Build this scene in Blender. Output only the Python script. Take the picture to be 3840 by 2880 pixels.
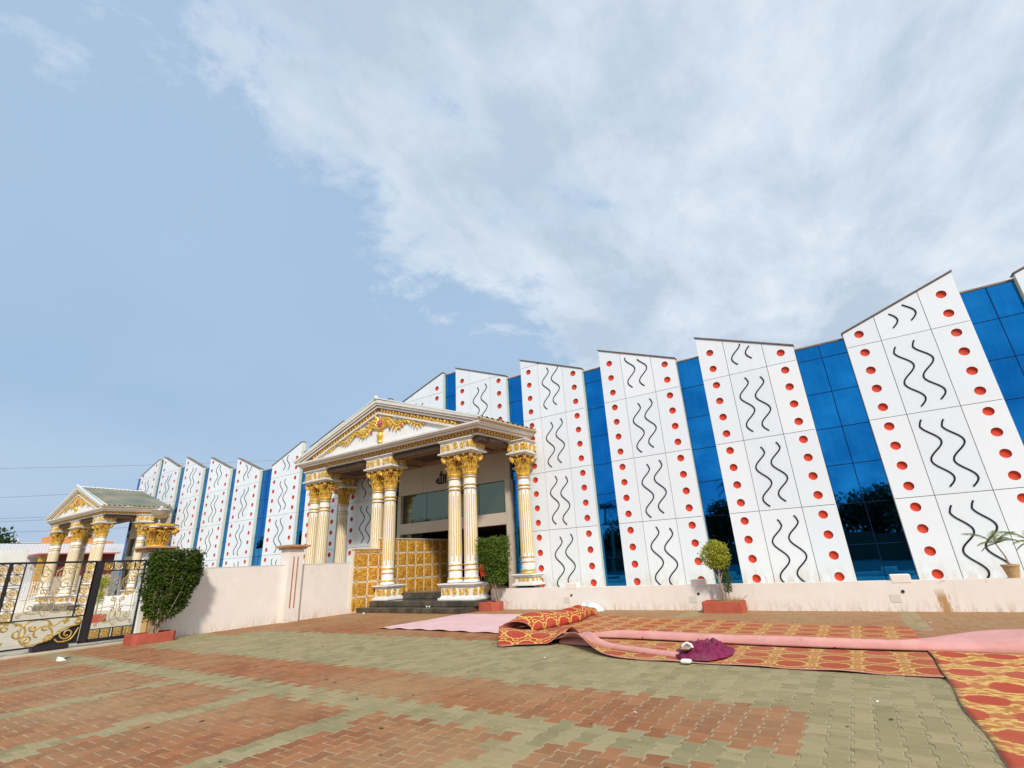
import bpy, bmesh, math, random
from mathutils import Vector, Matrix, noise as mnoise
from mathutils.geometry import delaunay_2d_cdt
R = math.radians
PI = math.pi
SC = bpy.context.scene
for o in list(bpy.data.objects):
    bpy.data.objects.remove(o)
COL = SC.collection
random.seed(7)

# ------------------------------------------------------------------ camera
CAM = Vector((-1.291, -17.981, 1.55))
F = Vector((-0.50660, 0.79024, 0.34478)); 
yaw, pit, rol = -.57, .352, -.053
cy, sy, cp, sp = math.cos(yaw), math.sin(yaw), math.cos(pit), math.sin(pit)
F = Vector((sy * cp, cy * cp, sp)); r0 = Vector((cy, -sy, 0)); u0 = r0.cross(F)
RT = r0 * math.cos(rol) + u0 * math.sin(rol); UP = -r0 * math.sin(rol) + u0 * math.cos(rol)
FPX = 485.86
cd = bpy.data.cameras.new('camera'); cam = bpy.data.objects.new('camera', cd); COL.objects.link(cam)
cam.matrix_world = Matrix(((RT.x, UP.x, -F.x, CAM.x), (RT.y, UP.y, -F.y, CAM.y), (RT.z, UP.z, -F.z, CAM.z), (0, 0, 0, 1)))
cd.sensor_width = 36; cd.lens = FPX / 1024 * 36; cd.clip_end = 3000; cd.clip_start = .05
SC.camera = cam

def project(p):
    d = Vector(p) - CAM; w = d.dot(F)
    if w < .1: return None
    return 512 + FPX * d.dot(RT) / w, 384 - FPX * d.dot(UP) / w

# ------------------------------------------------------------------ world, sun
SUN = Vector((.66, -.68, .78)).normalized()
world = bpy.data.worlds.new('World'); SC.world = world; world.use_nodes = True
wt = world.node_tree; wt.nodes.clear()
def WN(t, **k):
    n = wt.nodes.new(t)
    for a, b in k.items(): setattr(n, a, b)
    return n
sky = WN('ShaderNodeTexSky', sky_type='NISHITA', sun_disc=False)
sky.sun_elevation = math.asin(SUN.z); sky.sun_rotation = math.atan2(SUN.x, SUN.y)
sky.air_density = 1.0; sky.dust_density = 3.0; sky.ozone_density = 2.0; sky.altitude = 200
tc = WN('ShaderNodeTexCoord'); sep = WN('ShaderNodeSeparateXYZ'); wt.links.new(tc.outputs['Generated'], sep.inputs[0])
def wmath(op, a, b=None, c=None, clamp=False):
    n = WN('ShaderNodeMath', operation=op); n.use_clamp = clamp
    for i, v in enumerate((a, b, c)):
        if v is None: continue
        if isinstance(v, (int, float)): n.inputs[i].default_value = v
        else: wt.links.new(v, n.inputs[i])
    return n.outputs[0]
zc = wmath('MAXIMUM', sep.outputs[2], 0.0)
zc = wmath('ADD', zc, 0.12)
cx_ = wmath('DIVIDE', sep.outputs[0], zc); cy_ = wmath('DIVIDE', sep.outputs[1], zc)
comb = WN('ShaderNodeCombineXYZ'); wt.links.new(cx_, comb.inputs[0]); wt.links.new(cy_, comb.inputs[1])
def wnoise(vec, scale, detail, rough=.55, off=(0, 0, 0), sc=(1, 1, 1), dist=0.):
    m = WN('ShaderNodeMapping'); m.inputs['Location'].default_value = off; m.inputs['Scale'].default_value = sc
    wt.links.new(vec, m.inputs[0])
    n = WN('ShaderNodeTexNoise'); n.inputs['Scale'].default_value = scale; n.inputs['Detail'].default_value = detail
    n.inputs['Roughness'].default_value = rough; n.inputs['Distortion'].default_value = dist
    wt.links.new(m.outputs[0], n.inputs['Vector']); return n.outputs[0]
n1 = wnoise(comb.outputs[0], 2.3, 10, .66, (3.1, 1.7, 0), (1, .8, 1), .3)
n2 = wnoise(comb.outputs[0], .55, 3, .5, (7.3, 2.2, 0))
n3 = wnoise(comb.outputs[0], 1.8, 9, .64, (1.3, 8.2, 0), (1.0, .55, 1), .2)
# the bank of cloud lies to the east of a line across the sky
edge = wmath('ADD', wmath('MULTIPLY', cx_, 2.6), 2.35)
edge = wmath('ADD', edge, wmath('MULTIPLY', wmath('SUBTRACT', n1, .5), 5.5))
edge = wmath('ADD', edge, wmath('MULTIPLY', wmath('SUBTRACT', n2, .5), 2.0))
mr = WN('ShaderNodeMapRange'); mr.interpolation_type = 'SMOOTHSTEP'
mr.inputs[1].default_value = -.1; mr.inputs[2].default_value = 1.25
wt.links.new(edge, mr.inputs[0]); cover = mr.outputs[0]
thin = wmath('MULTIPLY', wmath('SUBTRACT', n2, .3), .5, clamp=True)
cover = wmath('MAXIMUM', cover, thin)
cr = WN('ShaderNodeValToRGB'); cr.color_ramp.elements[0].position = .40; cr.color_ramp.elements[1].position = .62
cr.color_ramp.elements[0].color = (5.1, 6.2, 7.6, 1); cr.color_ramp.elements[1].color = (7.7, 8.5, 9.4, 1)
rim = wmath('MULTIPLY', wmath('SUBTRACT', 1.0, cover), .22); wt.links.new(wmath('ADD', n3, wmath('SUBTRACT', rim, wmath('MULTIPLY', wmath('SUBTRACT', n1, .5), .35))), cr.inputs[0])
# hazy air: pale veil over the Nishita sky
veil = WN('ShaderNodeMixRGB', blend_type='MIX'); veil.inputs[0].default_value = .86
wt.links.new(sky.outputs[0], veil.inputs[1]); veil.inputs[2].default_value = (3.85, 5.65, 7.95, 1)
hz = WN('ShaderNodeMixRGB', blend_type='MIX'); hf = wmath('POWER', wmath('SUBTRACT', 1.0, wmath('MULTIPLY', wmath('MAXIMUM', sep.outputs[2], 0.0), 2.6, clamp=True)), 2.0); wt.links.new(wmath('MULTIPLY', hf, .75), hz.inputs[0])
wt.links.new(veil.outputs[0], hz.inputs[1]); hz.inputs[2].default_value = (4.9, 5.95, 7.5, 1)
mx = WN('ShaderNodeMixRGB', blend_type='MIX'); wt.links.new(cover, mx.inputs[0]); wt.links.new(hz.outputs[0], mx.inputs[1]); wt.links.new(cr.outputs[0], mx.inputs[2])
bg = WN('ShaderNodeBackground'); bg.inputs[1].default_value = .1; wt.links.new(mx.outputs[0], bg.inputs[0])
wo = WN('ShaderNodeOutputWorld'); wt.links.new(bg.outputs[0], wo.inputs[0])

sd = bpy.data.lights.new('sun', 'SUN'); sd.energy = 3.45; sd.angle = R(5); sd.color = (1, .945, .86)
so = bpy.data.objects.new('sun', sd); COL.objects.link(so); so.location = (10, -30, 30)
so.rotation_euler = (-SUN).to_track_quat('-Z', 'Y').to_euler()
SC.view_settings.view_transform = 'Standard'; SC.view_settings.look = 'None'
SC.view_settings.exposure = 0.0; SC.view_settings.gamma = 1; SC.view_settings.use_curve_mapping = False
SC.render.engine = 'CYCLES'

# ------------------------------------------------------------------ materials
MATS = {}
class NT:
    def __init__(s, m): s.t = m.node_tree; s.b = s.t.nodes['Principled BSDF']
    def n(s, t, **k):
        x = s.t.nodes.new(t)
        for a, b in k.items(): setattr(x, a, b)
        return x
    def l(s, a, b): s.t.links.new(a, b)
    def put(s, v, inp):
        if isinstance(v, (int, float)): inp.default_value = v
        elif isinstance(v, (tuple, list)): inp.default_value = tuple(v) + ((1,) if len(v) == 3 and len(inp.default_value) == 4 else ())
        else: s.l(v, inp)
    def m(s, op, a, b=None, c=None, clamp=False):
        x = s.n('ShaderNodeMath', operation=op); x.use_clamp = clamp
        for i, v in enumerate((a, b, c)):
            if v is not None: s.put(v, x.inputs[i])
        return x.outputs[0]
    def mix(s, f, a, b, bt='MIX'):
        x = s.n('ShaderNodeMixRGB', blend_type=bt); s.put(f, x.inputs[0]); s.put(a, x.inputs[1]); s.put(b, x.inputs[2]); return x.outputs[0]
    def co(s, kind='Object', sc=(1, 1, 1), off=(0, 0, 0)):
        if kind == 'World': v = s.n('ShaderNodeNewGeometry').outputs['Position']
        else: v = s.n('ShaderNodeTexCoord').outputs[kind]
        m = s.n('ShaderNodeMapping'); m.inputs['Scale'].default_value = sc; m.inputs['Location'].default_value = off
        s.l(v, m.inputs[0]); return m.outputs[0]
    def noise(s, v, sc, d=3, r=.55, dist=0):
        x = s.n('ShaderNodeTexNoise'); s.l(v, x.inputs['Vector']); x.inputs['Scale'].default_value = sc; x.inputs['Detail'].default_value = d
        x.inputs['Roughness'].default_value = r; x.inputs['Distortion'].default_value = dist; return x.outputs[0]
    def vor(s, v, sc, feat='F1', out='Distance'):
        x = s.n('ShaderNodeTexVoronoi', feature=feat); s.l(v, x.inputs['Vector']); x.inputs['Scale'].default_value = sc; return x.outputs[out]
    def ramp(s, v, a, b, clampit=True):
        x = s.n('ShaderNodeMapRange'); x.clamp = clampit; s.l(v, x.inputs[0]); x.inputs[1].default_value = a; x.inputs[2].default_value = b; return x.outputs[0]
    def sepx(s, v):
        x = s.n('ShaderNodeSeparateXYZ'); s.l(v, x.inputs[0]); return x.outputs
    def bump(s, h, st=.3, d=.01):
        x = s.n('ShaderNodeBump'); x.inputs['Strength'].default_value = st; x.inputs['Distance'].default_value = d; s.l(h, x.inputs['Height']); s.l(x.outputs[0], s.b.inputs['Normal'])
    def col(s, v): s.put(v, s.b.inputs['Base Color'])
def mat(name, color=(.5, .5, .5), rough=.7, metal=0., spec=.5, fn=None):
    m = bpy.data.materials.new(name); m.use_nodes = True; t = NT(m)
    t.b.inputs['Base Color'].default_value = (*color, 1); t.b.inputs['Roughness'].default_value = rough
    t.b.inputs['Metallic'].default_value = metal; t.b.inputs['Specular IOR Level'].default_value = spec
    if fn: fn(t)
    m.use_fake_user = False; MATS[name] = m; return m
def worn(c, amt=.12, scale=6., dirt=(.3, .22, .14), damt=.25, bump=.0, kind='World', streak=False):
    def f(t):
        v = t.co(kind); a = t.noise(v, scale, 5, .6)
        c1 = tuple(x * (1 - amt) for x in c); c2 = tuple(min(1, x * (1 + amt)) for x in c)
        base = t.mix(t.ramp(a, .3, .7), c1, c2)
        v2 = t.co(kind, (4, 4, .5) if streak else (1, 1, 1), (3, 1, 2)); b = t.noise(v2, 1.7 if streak else 1.1, 6, .65)
        base = t.mix(t.m('MULTIPLY', t.ramp(b, .52, .75), damt), base, dirt)
        t.col(base)
        if bump: t.bump(t.noise(v, 60, 4), bump, .01)
    return f
mat('panel_white', (.74, .77, .80), .32, fn=worn((.75, .79, .83), .02, .6, (.55, .55, .52), .12, streak=True))
def fpanel(t):
    v = t.co('World'); oi = t.n('ShaderNodeObjectInfo'); c = t.mix(oi.outputs['Random'], (.76, .805, .85), (.825, .85, .88)); c = t.mix(t.m('MULTIPLY', t.ramp(t.noise(v, .5, 4), .4, .7), .2), c, (.74, .76, .76))
    st = t.noise(t.co('World', (7, 7, .22)), 2.0, 7, .72); c = t.mix(t.m('MULTIPLY', t.ramp(st, .54, .80), .26), c, (.50, .48, .44)); sp = t.noise(v, 9, 6, .8); c = t.mix(t.m('MULTIPLY', t.ramp(sp, .66, .76), .35), c, (.42, .38, .32))
    x, y, z = t.sepx(v); c = t.mix(t.m('MULTIPLY', t.ramp(z, 1.15, .6), t.ramp(t.noise(t.co('World', (3, 3, 1)), 2, 5, .7), .4, .7)), c, (.62, .55, .46)); t.col(c); t.bump(t.noise(v, .9, 2), .12, .05)
mat('panel_white2', (.74, .77, .80), .34, fn=fpanel)
mat('panel_joint', (.16, .14, .10), .8)
mat('panel_return', (.68, .68, .52), .45, fn=worn((.70, .70, .53), .06, 2))
mat('disc_red', (.58, .055, .022), .5, 0, .2, fn=worn((.62, .06, .026), .12, 3))
mat('wave_black', (.012, .016, .026), .7, 0, .2)
mat('coping_brown', (.17, .13, .10), .7, fn=worn((.18, .135, .105), .3, 5))
def fglass(t):
    v = t.co('World'); a = t.noise(v, 1.3, 4); st = t.noise(t.co('World', (6, 6, .35)), 2.2, 5, .7)
    base = t.mix(t.ramp(a, .3, .7), (.006, .17, .48), (.014, .235, .60)); base = t.mix(t.m('MULTIPLY', t.ramp(st, .5, .8), .35), base, (.05, .30, .58))
    t.col(base); t.bump(t.noise(v, .9, 1), .03, .05)
mat('blue_glass', (.01, .16, .45), .02, 1.0, fn=fglass)
mat('mullion', (.006, .012, .045), .85, 0, .1)
mat('dark_glass', (.15, .17, .12), .04, .85, fn=lambda t: t.bump(t.noise(t.co('World'), .8, 1), .04, .05))
mat('column_white', (.80, .79, .76), .38, fn=worn((.82, .80, .77), .04, 4, (.55, .45, .3), .12))
def fgold(t):
    v = t.co('World'); a = t.noise(v, 26, 4); b = t.noise(v, 3, 3)
    c = t.mix(t.ramp(a, .3, .7), (.62, .34, .03), (.90, .61, .12)); c = t.mix(t.m('MULTIPLY', t.ramp(b, .5, .7), .3), c, (.45, .20, .015)); t.col(c); t.bump(a, .5, .01)
mat('gold_paint', (.7, .42, .06), .33, .25, fn=fgold)
mat('gold_glaze', (.42, .17, .02), .5, .1)
mat('flute_gold', (.66, .44, .10), .4, .1, fn=worn((.68, .46, .10), .12, 5))
mat('copper_line', (.45, .20, .07), .45)
mat('moulding_cream', (.70, .66, .58), .5, fn=worn((.72, .67, .60), .06, 3, (.35, .2, .1), .25))
mat('moulding_tan', (.36, .22, .13), .5)
mat('frieze_brown', (.25, .09, .03), .6)
mat('ceiling_brown', (.05, .025, .015), .8, fn=worn((.055, .028, .016), .2, 2))
mat('ceiling_rib', (.34, .20, .11), .6)
mat('rose_pink', (.55, .10, .12), .6, fn=worn((.5, .09, .1), .3, 30))
def ftile(t):
    v = t.co('World'); a = t.noise(v, 9, 5, .65, .8); b = t.vor(v, 11); c = t.mix(t.ramp(a, .35, .62), (.42, .14, .012), (.80, .44, .055)); c = t.mix(t.m('MULTIPLY', t.ramp(b, .45, .1), .45), c, (.95, .62, .14)); t.col(c); t.bump(t.m('ADD', a, b), 1.0, .03)
mat('tile_gold', (.5, .25, .04), .4, .1, fn=ftile)
mat('tile_grout', (.72, .62, .46), .6)
mat('tile_stud', (.10, .13, .06), .4)
def fpink(t):
    v = t.co('World'); a = t.noise(v, 2.0, 6, .6); base = t.mix(t.ramp(a, .3, .7), (.78, .70, .625), (.84, .77, .70))
    x, y, z = t.sepx(v); st = t.noise(t.co('World', (5, 5, 1.0)), 2.4, 6, .7)
    low = t.m('POWER', t.ramp(z, .42, 0), 2.0); d = t.m('MULTIPLY', low, t.ramp(st, .46, .68)); base = t.mix(t.m('MULTIPLY', d, .8), base, (.48, .30, .15))
    # one rust-brown stain and a few faint scuffs on the wall beside the walk
    sx = t.m('ABSOLUTE', t.m('SUBTRACT', x, .16)); s2 = t.ramp(t.m('ADD', sx, t.m('MULTIPLY', t.m('SUBTRACT', t.noise(t.co('World', (9, 1, 1.2)), 2, 6, .8), .5), 1.1)), .15, .03)
    zz = t.ramp(z, .52, .30); s2 = t.m('MULTIPLY', t.m('MULTIPLY', s2, zz), t.ramp(y, -3, -2.6)); s2 = t.m('MULTIPLY', s2, t.ramp(y, -1.6, -2.2)); base = t.mix(t.m('MULTIPLY', s2, .9), base, (.42, .20, .05))
    run = t.noise(t.co('World', (8, 8, .4)), 2.0, 6, .75); base = t.mix(t.m('MULTIPLY', t.ramp(run, .56, .80), .32), base, (.50, .42, .34))
    pt = t.noise(v, .55, 3); base = t.mix(t.m('MULTIPLY', t.ramp(pt, .55, .60), .18), base, (.80, .76, .72)); cr_ = t.vor(t.co('World', (1, 1, 1)), .9, 'DISTANCE_TO_EDGE'); cn = t.noise(v, 3, 4)
    ck = t.m('MULTIPLY', t.ramp(t.m('ADD', cr_, t.m('MULTIPLY', t.m('SUBTRACT', cn, .5), .1)), .006, .0), t.ramp(t.noise(v, .8, 2), .55, .65)); base = t.mix(t.m('MULTIPLY', ck, .5), base, (.35, .28, .22))
    t.col(base); t.bump(t.noise(v, 45, 4), .35, .006)
mat('wall_pink', (.75, .67, .6), .85, fn=fpink)
mat('pier_cap', (.50, .27, .14), .7, fn=worn((.5, .27, .14), .15, 4))
mat('groove_red', (.42, .16, .08), .7)
mat('cream_yellow', (.70, .50, .2), .6)
def fgranite(t):
    v = t.co('World'); a = t.noise(v, 40, 4); b = t.noise(v, 2.4, 5, .65); c = t.mix(t.ramp(a, .4, .65), (.028, .026, .02), (.075, .068, .05)); c = t.mix(t.m('MULTIPLY', t.ramp(b, .42, .7), .5), c, (.20, .16, .11)); t.col(c)
mat('granite', (.05, .05, .045), .22, fn=fgranite)
mat('floor_brown', (.22, .13, .08), .16, fn=worn((.24, .15, .09), .2, 2))
mat('beige_cladding', (.56, .47, .36), .4, fn=worn((.58, .49, .38), .04, 1.2))
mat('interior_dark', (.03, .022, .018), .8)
mat('interior_brown', (.16, .07, .03), .7)
mat('roof_tile', (.2, .25, .2), .55, fn=lambda t: (t.col(t.mix(t.ramp(t.noise(t.co('World'), .5, 4), .35, .65), (.13, .18, .135), (.30, .27, .21))), t.bump(t.noise(t.co('World'), 20, 3), .3, .01)))
mat('roof_edge', (.55, .40, .22), .6)
mat('roof_trim', (.70, .76, .70), .5)
mat('planter_red', (.42, .085, .045), .8, fn=worn((.44, .09, .05), .14, 5, (.22, .05, .03), .5, .3))
mat('soil', (.07, .04, .025), .95, fn=worn((.08, .045, .03), .4, 20, bump=.6))
mat('bark', (.30, .22, .14), .85, fn=worn((.34, .26, .17), .25, 14, bump=.4))
def fleaf(c1, c2, c3):
    def f(t):
        at = t.n('ShaderNodeAttribute', attribute_name='tone'); c = t.mix(at.outputs['Fac'], c1, c2); b = t.noise(t.co('World'), 5, 3); c = t.mix(t.m('MULTIPLY', t.ramp(b, .5, .75), .6), c, c3); t.col(c)
        t.b.inputs['Roughness'].default_value = .6; t.b.inputs['Specular IOR Level'].default_value = .25
        tr = t.n('ShaderNodeBsdfTranslucent'); t.put(c, tr.inputs[0]); ad = t.n('ShaderNodeMixShader'); ad.inputs[0].default_value = .25
        o = t.t.nodes['Material Output']; t.l(t.b.outputs[0], ad.inputs[1]); t.l(tr.outputs[0], ad.inputs[2]); t.l(ad.outputs[0], o.inputs[0])
    return f
mat('leaf_dark', fn=fleaf((.022, .048, .004), (.085, .135, .012), (.12, .15, .015)))
mat('leaf_mid', fn=fleaf((.035, .075, .006), (.13, .20, .02), (.19, .24, .03)))
mat('leaf_lime', fn=fleaf((.22, .27, .02), (.50, .50, .05), (.5, .48, .06)))
mat('leaf_palm', fn=fleaf((.12, .17, .02), (.34, .36, .06), (.2, .13, .04)))
mat('leaf_tree', fn=fleaf((.015, .035, .008), (.04, .08, .015), (.03, .06, .01)))
mat('dry_grass', (.45, .27, .10), .9)
mat('terracotta', (.50, .31, .14), .75, fn=worn((.52, .33, .15), .15, 6))
mat('iron_black', (.018, .013, .016), .45)
mat('iron_gold', (.62, .40, .10), .35, .35, fn=lambda t: t.col(t.mix(t.ramp(t.noise(t.co('World'), 30, 3), .35, .65), (.40, .24, .05), (.72, .50, .14))))
mat('iron_tan', (.50, .36, .16), .45, .2)
mat('lamp_bowl', (.42, .38, .32), .25, fn=worn((.42, .38, .32), .1, 3))
mat('lamp_cap', (.45, .42, .38), .3, .3)
mat('concrete', (.50, .43, .32), .85, fn=worn((.52, .45, .33), .15, 3, (.25, .17, .1), .5, .3))
mat('plaster_white', (.78, .77, .72), .8, fn=worn((.8, .79, .74), .06, 1, (.5, .5, .5), .2))
mat('plaster_blue', (.50, .64, .68), .8, fn=worn((.52, .66, .70), .06, 1))
mat('sheet_white', (.70, .75, .79), .6, fn=worn((.70, .75, .80), .05, .8, streak=True))
mat('sheet_orange', (.66, .28, .09), .6)
mat('maroon', (.16, .03, .03), .7)
mat('ledge_pink', (.60, .22, .18), .7)
mat('post_ochre', (.62, .34, .06), .7)
mat('sign_white', (.8, .79, .8), .5)
mat('sign_red', (.6, .03, .06), .5)
mat('wire', (.16, .18, .22), .8)
mat('chair_red', (.55, .03, .02), .45)
mat('chair_metal', (.45, .4, .35), .3, .8)
mat('text_dark', (.02, .018, .016), .5)
mat('ground_dust', (.40, .30, .19), .95, fn=worn((.38, .29, .18), .2, .3, (.22, .17, .1), .4, .2))
mat('joint_sand', (.36, .31, .21), .95, fn=worn((.36, .30, .20), .15, 5, bump=.3))
def fpaver(c1, c2):
    def f(t):
        oi = t.n('ShaderNodeObjectInfo'); at = t.n('ShaderNodeAttribute', attribute_name='tone')
        r = t.m('FRACT', t.m('ADD', oi.outputs['Random'], at.outputs['Fac'])); v = t.co('World')
        c = t.mix(r, c1, c2); g = t.noise(v, 70, 4, .7); c = t.mix(.30, c, t.mix(t.ramp(g, .3, .7), (.22, .17, .10), (.72, .62, .44)), 'OVERLAY')
        big = t.noise(v, .45, 6, .62); c = t.mix(t.m('MULTIPLY', t.ramp(big, .40, .70), .55), c, (.36, .26, .125))
        st = t.noise(t.co('World', (1.1, 3.2, 1)), 2.1, 6, .7); c = t.mix(t.m('MULTIPLY', t.ramp(st, .54, .74), .6), c, (.12, .08, .04))
        sp = t.noise(v, 3.3, 7, .8); c = t.mix(t.m('MULTIPLY', t.ramp(sp, .60, .68), .55), c, (.09, .06, .035))
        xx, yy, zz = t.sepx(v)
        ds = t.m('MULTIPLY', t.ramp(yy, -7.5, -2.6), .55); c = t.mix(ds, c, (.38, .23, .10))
        t.col(c); t.bump(g, .35, .004)
    return f
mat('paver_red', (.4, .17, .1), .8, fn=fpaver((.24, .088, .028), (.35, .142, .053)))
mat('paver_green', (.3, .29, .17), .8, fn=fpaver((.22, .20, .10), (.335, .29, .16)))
def fcarpet(cell, rx, ry, stag, red, gold, base, wob, flame=.0):
    def f(t):
        uv = t.n('ShaderNodeUVMap').outputs[0]
        nz = t.n('ShaderNodeTexNoise'); t.l(uv, nz.inputs['Vector']); nz.inputs['Scale'].default_value = 9; nz.inputs['Detail'].default_value = 3
        ad = t.n('ShaderNodeVectorMath', operation='MULTIPLY_ADD'); t.l(nz.outputs['Color'], ad.inputs[0]); ad.inputs[1].default_value = (wob, wob, 0); t.l(uv, ad.inputs[2])
        x, y, _ = t.sepx(ad.outputs[0])
        row = t.m('FLOOR', t.m('DIVIDE', y, cell[1])); xo = t.m('ADD', t.m('DIVIDE', x, cell[0]), t.m('MULTIPLY', row, stag))
        px = t.m('MULTIPLY', t.m('SUBTRACT', t.m('FRACT', xo), .5), cell[0]); py = t.m('MULTIPLY', t.m('SUBTRACT', t.m('FRACT', t.m('DIVIDE', y, cell[1])), .5), cell[1])
        def ell(ax, ay, ox=0, oy=0):
            a = t.m('DIVIDE', t.m('SUBTRACT', t.m('ABSOLUTE', px), ox), ax); b = t.m('DIVIDE', t.m('SUBTRACT', t.m('ABSOLUTE', py), oy), ay)
            return t.m('SQRT', t.m('ADD', t.m('MULTIPLY', a, a), t.m('MULTIPLY', b, b)))
        def band(v, a, w): return t.ramp(t.m('ABSOLUTE', t.m('SUBTRACT', v, a)), w, w * .5)
        e = ell(rx, ry); ang = t.m('SINE', t.m('MULTIPLY', t.m('ARCTAN2', py, px), 12.0))
        c = base
        c = t.mix(t.ramp(t.noise(uv, 40, 2), .3, .7), tuple(k * .85 for k in base), tuple(k * 1.1 for k in base))
        c = t.mix(t.ramp(e, 1.04, .98), c, red)
        g = band(t.m('ADD', e, t.m('MULTIPLY', ang, .05)), 1.20, .10)
        g = t.m('MAXIMUM', g, band(ell(rx * .32, ry * .32, cell[0] / 2, cell[1] / 2), 1.0, .26))
        g = t.m('MAXIMUM', g, band(ell(rx * .30, ry * .22, cell[0] / 2, cell[1] * .18), 1.0, .3))
        g = t.m('MAXIMUM', g, t.ramp(ell(rx * .15, ry * .15, cell[0] / 2, 0), 1.0, .8))
        if flame:
            mp = t.n('ShaderNodeMapping'); mp.inputs['Scale'].default_value = (7, 22, 1); t.l(uv, mp.inputs[0]); fl = t.n('ShaderNodeTexNoise'); t.l(mp.outputs[0], fl.inputs['Vector']); fl.inputs['Scale'].default_value = 1; fl.inputs['Detail'].default_value = 3; fl.inputs['Distortion'].default_value = .6
            g = t.m('MAXIMUM', t.m('MULTIPLY', g, t.ramp(fl.outputs[0], .30, .45)), t.m('MULTIPLY', t.ramp(fl.outputs[0], .49, .56), flame)); e = t.m('ADD', e, t.m('MULTIPLY', t.m('SUBTRACT', fl.outputs[0], .5), .5))
            small = ell(rx * .55, ry * .42, cell[0] / 2, 0); g = t.m('MULTIPLY', g, t.ramp(small, .9, 1.05)); c = t.mix(t.ramp(e, 1.04, .98), c, red)
        g = t.m('MULTIPLY', g, t.ramp(e, 1.0, 1.06))
        c = t.mix(g, c, gold); n2 = t.noise(uv, 26, 4, .7); c = t.mix(t.m('MULTIPLY', t.ramp(n2, .5, .7), .25), c, tuple(k * .5 for k in red))
        c = t.mix(t.m('MULTIPLY', t.ramp(t.noise(uv, .8, 4), .45, .7), .25), c, (.5, .36, .2))
        t.col(c); t.bump(t.noise(uv, 160, 3), .6, .004)
    return f
mat('carpet_small', (.5, .2, .06), .95, fn=fcarpet((.53, .565), .175, .185, 0, (.38, .062, .018), (.60, .40, .11), (.40, .125, .032), .045))
mat('carpet_large', (.5, .2, .06), .95, fn=fcarpet((.52, .60), .175, .20, .5, (.42, .05, .016), (.68, .46, .12), (.47, .14, .035), .06, .9))
mat('carpet_red', (.4, .05, .02), .95, fn=fcarpet((.52, .60), .19, .22, .5, (.40, .028, .012), (.66, .46, .09), (.40, .035, .014), .07))
def fback(t):
    v = t.co('World'); a = t.noise(v, 3, 5, .6); c = t.mix(t.ramp(a, .3, .7), (.58, .26, .23), (.68, .35, .32)); s = t.noise(v, 2.3, 6, .75); c = t.mix(t.m('MULTIPLY', t.ramp(s, .62, .72), .75), c, (.36, .13, .07))
    p = t.vor(v, 2.6); c = t.mix(t.ramp(p, .07, .05), c, (.25, .03, .04)); t.col(c); t.bump(t.noise(v, 120, 3), .3, .003)
mat('carpet_back', (.7, .36, .36), .9, fn=fback)
def fmat(t):
    v = t.co('World'); a = t.noise(v, 1.4, 6, .6); c = t.mix(t.ramp(a, .3, .7), (.66, .40, .40), (.74, .50, .50)); t.col(t.mix(t.m('MULTIPLY', t.ramp(t.noise(v, 5, 5, .7), .6, .75), .4), c, (.5, .34, .26))); t.bump(t.noise(v, 8, 3), .3, .01)
mat('mat_pink', (.7, .45, .45), .9, fn=fmat)
mat('cloth_magenta', (.17, .005, .05), .8, fn=worn((.18, .006, .055), .35, 14, bump=.5))
mat('plastic_white', (.62, .66, .68), .35)
mat('paper_white', (.8, .78, .72), .8)
mat('leather_tan', (.35, .24, .14), .7)
mat('black_rubber', (.012, .012, .013), .6)
mat('asphalt', (.05, .05, .05), .9, fn=worn((.05, .048, .045), .2, 2))
mat('cover_plate', (.66, .60, .52), .7)

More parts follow.
